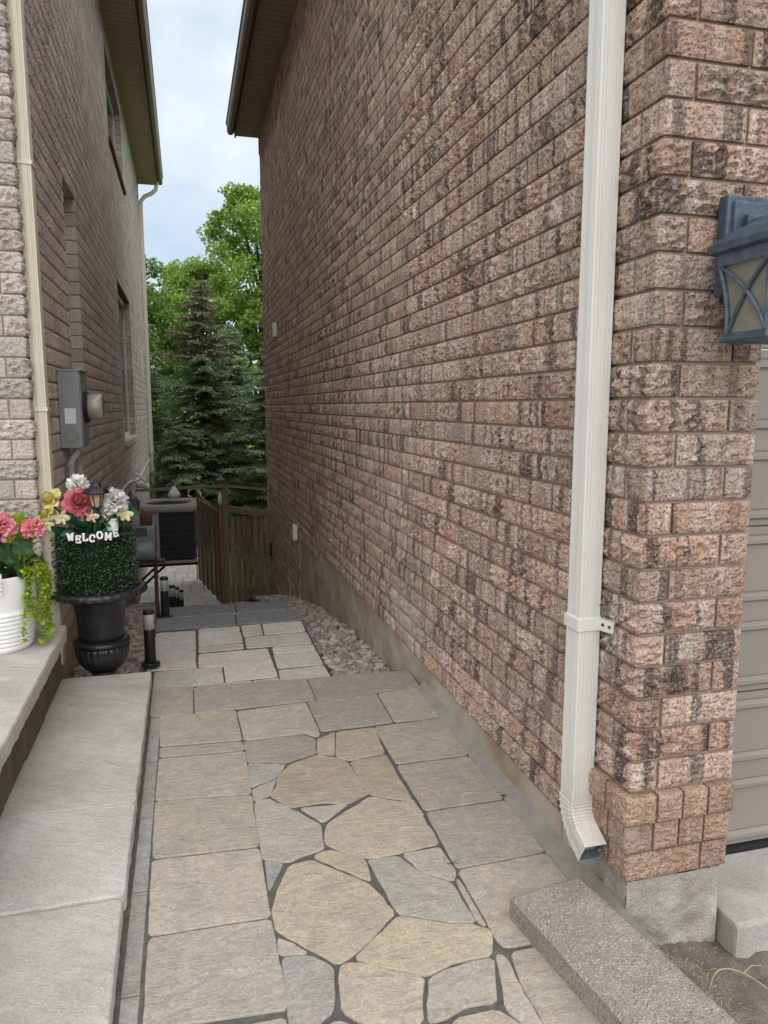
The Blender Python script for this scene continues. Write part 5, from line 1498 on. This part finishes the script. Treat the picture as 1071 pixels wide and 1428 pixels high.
# ---- artificial bouquet
bq = thing('artificial_bouquet', (UX, UY, .78), 'silk bouquet of rose, yellow, white and peach flowers on the boxwood drum', 'bouquet')
F0 = Vector((.12, -.92, .38))
rose(bq, (UX - .055, UY - .16, .965), F0, .068, 'petal_rose', 'rose', 3)
rose(bq, (UX - .205, UY - .08, .975), (-.5, -.6, .62), .060, 'petal_yellow', 'yellow_flower', 5)
rose(bq, (UX - .225, UY - .10, .905), (-.4, -.75, .5), .046, 'petal_yellow', 'yellow_flower', 6)
pom(bq, (UX - .065, UY - .08, 1.035), .060, 'petal_white', 100, 'white_blossom', seed=4)
pom(bq, (UX + .105, UY - .10, .945), .078, 'petal_white', 130, 'white_blossom', seed=8)
pom(bq, (UX + .075, UY - .12, .890), .048, 'petal_white', 50, 'white_blossom', seed=9)
for k, (dx, dy, z, r_, mt, nm) in enumerate(((.005, -.195, .888, .034, 'petal_peach', 'peach_flower'), (.155, -.13, .885, .040, 'petal_cream', 'cream_flower'), (-.215, -.13, .845, .036, 'petal_cream', 'cream_flower'), (-.14, -.17, .885, .040, 'petal_cream', 'cream_flower'))):
    mb = MB(); M = rot_to(F0)
    for j in range(5 if nm[0] == 'p' else 6):
        a = j * 2 * PI / (5 if nm[0] == 'p' else 6) + k
        d = M @ Vector((math.cos(a), math.sin(a), .35))
        petal(mb, Vector((UX + dx, UY + dy, z)), d, r_ * 1.1, r_ * .85, .4, .2, 3, 4, 0, a)
    f_ = mb.build(nm, mt, bq, True)
    MB().lathe([(.002, -.006), (.007, -.002), (.007, .004), (.002, .008)], (UX + dx + .003, UY + dy - .012, z + .005), 10).build('flower_centre', 'petal_yellow', f_)
mb = MB()
rr = random.Random(21)
for k in range(54):
    a = rr.uniform(-PI, 0) if k % 4 else rr.uniform(0, PI); r_ = rr.uniform(.05, .17)
    b_ = Vector((UX + r_ * math.cos(a), UY + r_ * math.sin(a) * .95, .775 + rr.uniform(0, .10)))
    d = Vector((math.cos(a) * .8 + rr.gauss(0, .3), math.sin(a) * .8 - .2, rr.uniform(.15, 1.0)))
    leaf(mb, b_, d, rr.uniform(.06, .105), rr.uniform(.028, .05), rr.uniform(.2, 1.1), rr.uniform(0, 6.3))
mb.build('foliage', 'leaf_silk', bq, True)['kind'] = 'stuff'
mb = MB()
for (p, q) in (((0, 0, .76), (-.055, -.15, .93)), ((0, 0, .76), (-.2, -.08, .94)), ((0, 0, .76), (.1, -.1, .92)), ((0, 0, .76), (-.07, -.06, 1.0)), ((0, 0, .76), (.15, -.12, .87))):
    mb.tube([(UX + p[0], UY + p[1], p[2]), (UX + q[0], UY + q[1], q[2])], .004, 6)
mb.build('stems', 'leaf_silk', bq)
tn = thing('tin_can', (UX + .09, UY - .17, .785), 'little white ribbed tin pail among the silk flowers', 'pail')
MB().lathe([(.026, 0), (.027, .004)] + [(.028 + .0015 * (k % 2), .008 + .005 * k) for k in range(11)] + [(.031, .066), (.029, .066), (.027, .01)], (UX + .095, UY - .135, .803), 28).build('body', 'tin_white', tn, True)
# ---- solar lantern stake
so = thing('solar_lantern', (UX + .045, UY - .15, .78), 'black solar stake lantern with hexagonal roof standing among the silk flowers', 'solar lantern')
sx, sy = UX + .030, UY - .175
MB().tube([(sx, sy, .70), (sx, sy, .93)], .006, 8).build('stake', 'black_plastic', so)
hexr = lambda r_, z: [(sx + r_ * math.cos(PI / 3 * k + .2), sy + r_ * math.sin(PI / 3 * k + .2), z) for k in range(6)]
for lst, nm, mt in (([hexr(.020, .925), hexr(.024, .932), hexr(.022, .937)], 'base', 'black_plastic'), ([hexr(.021, .936), hexr(.036, 1.000)], 'lens', 'lantern_lens'),
                    ([hexr(.030, 1.000), hexr(.066, 1.000), hexr(.067, 1.006), hexr(.050, 1.024), hexr(.028, 1.034), hexr(.024, 1.048), hexr(.010, 1.060), hexr(.006, 1.074)], 'roof', 'black_plastic')):
    m = sweep(lst); nL = len(lst); m.f.append((5, 4, 3, 2, 1, 0)); m.f.append(tuple((nL - 1) * 6 + k for k in range(6))); m.build(nm, mt, so)
for k in range(6):
    a = PI / 3 * k + .2
    MB().tube([(sx + .022 * math.cos(a), sy + .022 * math.sin(a), .935), (sx + .037 * math.cos(a), sy + .037 * math.sin(a), 1.001)], .0026, 5).build('rib', 'black_plastic', so)

# ---- white ribbed pot with geranium
PX, PY, PZ = -.875, 3.635, .332
pot = thing('plant_pot', (PX, PY, PZ), 'white ribbed round planter standing on the porch edge', 'planter')
prof = [(.0, 0), (.150, 0), (.157, .006)]
for k in range(9):
    z = .012 + k * .020; r_ = .158 + .0036 * k
    prof += [(r_, z), (r_ + .0042, z + .004), (r_ + .0046, z + .011), (r_ + .0012, z + .0165), (r_ - .0008, z + .0185)]
prof += [(.190, .205), (.201, .29), (.206, .345), (.206, .352), (.197, .353), (.190, .33)]
MB().lathe([(r_ * .97, z) for r_, z in prof], (PX, PY, PZ), 64).build('body', 'glazed_white', pot, True)
MB().lathe([(.0, .32), (.19, .325), (.19, .33), (0, .335)], (PX, PY, PZ), 24).build('soil', 'potting_soil', pot)
ptag = thing('plant_tag', (PX + .10, PY - .18, .66), 'small colourful printed plant tag on the white planter rim', 'tag')
MB().obox((PX + .055, PY - .213, .665), (.030, .0012, .052), Matrix.Rotation(.12, 3, 'Z') @ Matrix.Rotation(.10, 3, 'X') @ Matrix.Rotation(.08, 3, 'Y')).build('card', 'plant_tag', ptag)
ge = thing('geranium', (PX, PY, .68), 'pink geranium with dark ruffled leaves in the white planter', 'plant')
pom(ge, (PX + .075, PY - .125, .900), .080, 'petal_pink', 210, 'blossom', seed=31, size=.38)
pom(ge, (PX + .205, PY - .10, .888), .056, 'petal_pink', 150, 'blossom', seed=32, size=.40)
pom(ge, (PX - .10, PY - .06, .95), .06, 'petal_pink', 70, 'blossom', seed=33, size=.4)
mb = MB()
for (q, p) in (((.075, -.125, .88), (.03, -.05, .66)), ((.205, -.10, .87), (.10, -.04, .66)), ((-.10, -.06, .92), (-.05, 0, .66))):
    mb.tube([(PX + p[0], PY + p[1], p[2]), (PX + q[0], PY + q[1], q[2])], .004, 6)
mb.build('stems', 'leaf_geranium', ge)
rr = random.Random(5)
def round_leaf(c, nrm, r_, name, mat, parent, wav=.12, n=20):
    M = rot_to(nrm, rr.uniform(0, 6.3)); m = MB(); m.v.append((Vector(c) - M @ Vector((0, 0, r_ * .18)))[:])
    for rad in (.5, 1.0):
        for k in range(n):
            a = 2 * PI * k / n
            w_ = 1 + .07 * math.cos(a * 7) - (.35 if k == 0 else 0)
            m.v.append((Vector(c) + M @ Vector((math.cos(a) * r_ * rad * w_, math.sin(a) * r_ * rad * w_, r_ * wav * rad * math.sin(a * 5))))[:])
    for k in range(n):
        k2 = (k + 1) % n
        m.f += [(0, 1 + k, 1 + k2), (1 + k, 1 + n + k, 1 + n + k2, 1 + k2)]
    return m.build(name, mat, parent, True)
for k in range(34):
    a = rr.uniform(-PI * 1.0, PI * .15); q = rr.uniform(.06, .20)
    c = (PX + q * math.cos(a), PY + q * math.sin(a), .70 + rr.uniform(-.015, .12))
    round_leaf(c, (math.cos(a) * .7 + rr.gauss(0, .2), math.sin(a) * .9 - .2, .75), rr.uniform(.035, .055), 'leaf', 'leaf_geranium', ge)
lf = thing('lime_foliage', (PX + .1, PY, .68), 'bright lime green pointed foliage spilling beside the geranium', 'plant')
mb = MB()
for k in range(260):
    a = rr.uniform(-PI * .55, PI * .75); q = rr.uniform(.06, .17)
    b_ = Vector((PX + q * math.cos(a) * 1.0, PY + q * math.sin(a) * .8, .70 + rr.uniform(0, .20)))
    d = Vector((.65 * math.cos(a) + rr.gauss(0, .35), .5 * math.sin(a) - .15 + rr.gauss(0, .25), rr.uniform(.2, 1.0)))
    leaf(mb, b_, d, rr.uniform(.05, .10), rr.uniform(.014, .026), rr.uniform(-.2, 1.3), rr.uniform(0, 6.3))
mb.build('leaves', 'leaf_lime', lf, True)['kind'] = 'stuff'
mb = MB()
for k in range(14):
    a = rr.uniform(-PI * .4, PI * .6)
    mb.tube([(PX + .03, PY, .66), (PX + .1 * math.cos(a), PY + .1 * math.sin(a), .80), (PX + .19 * math.cos(a), PY + .14 * math.sin(a), .86)], .0025, 5)
mb.build('stems', 'leaf_lime', lf)
cj = thing('creeping_jenny', (PX + .2, PY, .68), 'yellow green trailing creeping foliage hanging down the white planter', 'plant')
mb = MB(); sm = MB()
for s_ in range(15):
    a0 = -.75 + 1.05 * s_ / 14 + rr.gauss(0, .05); ln = rr.uniform(.13, .33)
    if -.45 < a0 < .15: ln += .04
    pth = []
    for t in np.linspace(0, 1, 14):
        rad = .185 + .035 * math.sin(min(1, t * 4) * PI / 2) + .008 * math.sin(t * 6 + s_)
        pth.append(Vector((PX + rad * math.cos(a0 + .05 * math.sin(t * 5 + s_)), PY + rad * math.sin(a0 + .05 * math.sin(t * 5 + s_)), .695 + .02 * math.sin(min(1, t * 4) * PI) - ln * max(0, t - .08))))
    sm.tube(pth, .0016, 4)
    for p in pth[1:]:
        for _ in range(4):
            d = Vector((math.cos(a0) + rr.gauss(0, .5), math.sin(a0) + rr.gauss(0, .5), rr.gauss(.1, .4)))
            petal(mb, p + Vector((rr.gauss(0, .005), rr.gauss(0, .005), rr.gauss(0, .006))), d, rr.uniform(.014, .022), rr.uniform(.013, .02), rr.uniform(-.6, .8), .15, 2, 3, 0, rr.uniform(0, 6.3))
mb.build('leaves', 'leaf_jenny', cj, True)['kind'] = 'stuff'
sm.build('stems', 'leaf_jenny', cj)

# ================================================================== TREES
def quads(V, name, mat, parent):
    V = np.asarray(V, dtype=np.float32) - np.array(wloc(parent)[:], dtype=np.float32)[None]
    F = np.arange(len(V)).reshape(-1, 4)
    o = link(name, np_mesh(name, V, F), mat, parent); o['kind'] = 'stuff'; return o
def leaf_cloud(centers, radii, per, size, droop=.25):
    """(n,3) clump centres -> leaf quads spread through each clump"""
    C = np.repeat(centers, per, 0); Rr = np.repeat(radii, per)
    n = len(C)
    d = rng.normal(0, 1, (n, 3)); d /= np.linalg.norm(d, axis=1)[:, None]
    P = C + d * (Rr * rng.random(n) ** .45)[:, None] * np.array([1, 1, .72])
    ax = rng.normal(0, 1, (n, 3)); ax[:, 2] -= droop * 2; ax /= np.linalg.norm(ax, axis=1)[:, None]
    up_ = rng.normal(0, .55, (n, 3)); up_[:, 2] += 1
    w_ = np.cross(ax, up_); w_ /= np.linalg.norm(w_, axis=1)[:, None] + 1e-9
    s = (size * rng.uniform(.6, 1.3, n))[:, None]
    nn = np.cross(ax, w_)
    V = np.stack([P - ax * s * .5, P + w_ * s * .36 + nn * s * .10, P + ax * s * .6, P - w_ * s * .36 + nn * s * .10], 1)
    return V.reshape(-1, 3)
def broadleaf(loc, h, crown_r, crown_z0, label, mat, nclump, per, seed, size=.13):
    x, y, z = loc; t = thing('broadleaf_tree', loc, label, 'tree', 'trees beyond the gate')
    r_ = np.random.default_rng(seed); rp = random.Random(seed)
    tk = MB(); tk.tube([(x, y, z - .1), (x + .05, y, z + h * .2), (x - .05, y + .05, z + h * .45), (x + .05, y, z + h * .75), (x + .08, y, z + h * .93)], [.20, .16, .12, .06, .02], 10)
    cs = []; rs = []
    for k in range(nclump):
        f = (k + .5) / nclump; zz = crown_z0 + (h - crown_z0) * f
        prof = math.sin(PI * (.12 + .84 * f)) ** .65
        a = k * 2.399 + r_.normal(0, .3); q = crown_r * prof * (r_.random() ** .45)
        c = np.array([x + q * math.cos(a), y + q * math.sin(a), z + zz + r_.normal(0, .25)])
        cs.append(c); rs.append(r_.uniform(.28, .62))
        if k % 3 == 0: tk.tube([(x, y, z + max(h * .18, zz * .72)), ((x + c[0]) / 2, (y + c[1]) / 2, z + zz * .92), (c[0], c[1], c[2])], [.05, .03, .008], 5)
    tk.build('trunk', 'bark', t, True)
    V = leaf_cloud(np.array(cs), np.array(rs), per, size)
    quads(V, 'crown', mat, t)
    return t
GZ = -1.47
broadleaf((2.45, 24.0, GZ), 9.3, 2.6, 1.4, 'tall bright green broadleaf tree rising above the spruces behind the gate', 'leaf_maple', 170, 240, 101, .12)
broadleaf((-1.7, 22.5, GZ), 6.9, 2.2, 1.2, 'mid green broadleaf tree beyond the grey house corner', 'leaf_maple_deep', 130, 240, 102, .12)
broadleaf((.6, 26.5, GZ), 7.8, 2.6, 1.2, 'light green broadleaf tree framed between the two houses', 'leaf_maple', 150, 230, 103, .12)
broadleaf((5.6, 23.0, GZ), 8.8, 2.4, 1.2, 'spreading green broadleaf tree hidden mostly by the pink house', 'leaf_maple_deep', 80, 150, 104)
def spruce(loc, h, base_r, label, seed, mat='needle_spruce', dry=0.0, z_first=.25):
    x, y, z = loc; t = thing('spruce_tree', loc, label, 'tree', 'spruces beyond the gate')
    r_ = np.random.default_rng(seed)
    MB().tube([(x, y, z - .1), (x, y, z + h * .5), (x, y, z + h * .98)], [.13, .08, .012], 10).build('trunk', 'bark', t, True)
    A = []; Dd = []; Ls = []; limb = MB()
    nb = int(h * 30)
    for k in range(nb):
        f = (k + r_.random()) / nb; zz = z_first + (h - z_first) * f ** .95
        Lb = base_r * (1 - f) ** .72 * r_.uniform(.50, 1.22) + .10; dp = r_.uniform(.12, .46)
        a = k * 2.399 + r_.normal(0, .25)
        dr = np.array([math.cos(a), math.sin(a), 0.0]); sdv = np.array([-math.sin(a), math.cos(a), 0])
        n = max(4, int(Lb / .055)); prev = None
        limb.tube([(x, y, z + zz), (x + dr[0] * Lb * .5, y + dr[1] * Lb * .5, z + zz - .02 - Lb * (dp * .5 - .05)), (x + dr[0] * Lb * .95, y + dr[1] * Lb * .95, z + zz - Lb * (dp - .15))], [.016, .010, .004], 4)
        for j in range(n):
            s = (j + .5) / n
            p = np.array([x, y, z + zz]) + dr * Lb * s + np.array([0, 0, -dp * Lb * s + .17 * Lb * s * s])
            wid = .30 * Lb * (1 - s) + .09
            for sg in (-1, 1):
                d = dr * .75 + sdv * sg * (.75 + r_.normal(0, .12)) + np.array([0, 0, -.22 + r_.normal(0, .12)])
                d /= np.linalg.norm(d); L_ = wid * r_.uniform(.7, 1.15)
                m_ = max(2, int(L_ / .045))
                for q in range(m_):
                    u = (q + .5) / m_
                    pp = p + d * L_ * u + np.array([0, 0, -.10 * L_ * u * u])
                    for e in (-1, 0, 1):
                        dd = d * .8 + np.cross(d, [0, 0, 1]) * e * .75 + np.array([0, 0, r_.normal(-.18, .32)]); dd /= np.linalg.norm(dd)
                        A.append(pp); Dd.append(dd); Ls.append(r_.uniform(.05, .085))
    limb.build('limbs', 'bark', t)
    A = np.array(A); Dd = np.array(Dd); Ls = np.array(Ls)[:, None]; n = len(A)
    if n > 90000:
        idx = r_.permutation(n)[:90000]; A, Dd, Ls = A[idx], Dd[idx], Ls[idx]; n = 90000
    w_ = np.cross(Dd, r_.normal(0, .6, (n, 3)) + np.array([0, 0, 1])); w_ /= np.linalg.norm(w_, axis=1)[:, None] + 1e-9
    wd = r_.uniform(.013, .022, (n, 1))
    V = np.stack([A - w_ * wd * .6, A + w_ * wd * .6, A + Dd * Ls + w_ * wd * .4, A + Dd * Ls - w_ * wd * .4], 1).reshape(-1, 3)
    if dry:
        top = np.repeat((V.reshape(-1, 4, 3)[:, 0, 2] > z + h * (1 - dry)), 4)
        quads(V[top], 'dry_crown', 'needle_dry', t); V = V[~top]
    quads(V, 'crown', mat, t)
    return t
spruce((.42, 16.6, GZ), 5.55, 1.75, 'dark spruce with a sparse brownish top standing behind the gate', 201, dry=.30)
spruce((1.75, 15.6, GZ), 4.3, 1.35, 'blue green spruce close behind the pink wall end', 202)
spruce((-.95, 17.6, GZ), 4.4, 1.6, 'dense green spruce beyond the far cream downspout', 203)
spruce((1.15, 19.0, GZ), 4.9, 1.9, 'shaded spruce filling the gap between the nearer spruces', 204)
spruce((-.1, 15.9, GZ), 2.6, 1.5, 'low spreading young spruce just beyond the air conditioner', 205)
spruce((2.9, 18.2, GZ), 5.0, 1.8, 'tall green spruce hidden partly behind the end of the pink house', 206)
spruce((-2.4, 18.8, GZ), 4.6, 1.8, 'green spruce hidden partly behind the grey house corner', 207)
# rough grass behind the gate
n = 9000
P = np.stack([rng.uniform(-1.2, 2.4, n), rng.uniform(10.9, 16.5, n), np.full(n, GZ)], 1)
hh = rng.uniform(.05, .13, n)[:, None]; a = rng.uniform(0, 2 * PI, n); wv = np.stack([np.cos(a), np.sin(a), 0 * a], 1) * .006
ln = np.stack([rng.normal(0, .3, n), rng.normal(0, .3, n), np.ones(n)], 1) * hh
ok = ~((P[:, 0] > -.76) & (P[:, 0] < 1.12) & (P[:, 1] < 15.2))
P, wv, ln = P[ok], wv[ok], ln[ok]
V = np.stack([P - wv, P + wv, P + ln + wv * .3, P + ln - wv * .3], 1).reshape(-1, 3)
o = link('grass', np_mesh('grass', V, np.arange(len(V)).reshape(-1, 4)), 'grass_blade'); tag(o, 'rough green grass beyond the gate and paving', None, None, 'stuff')
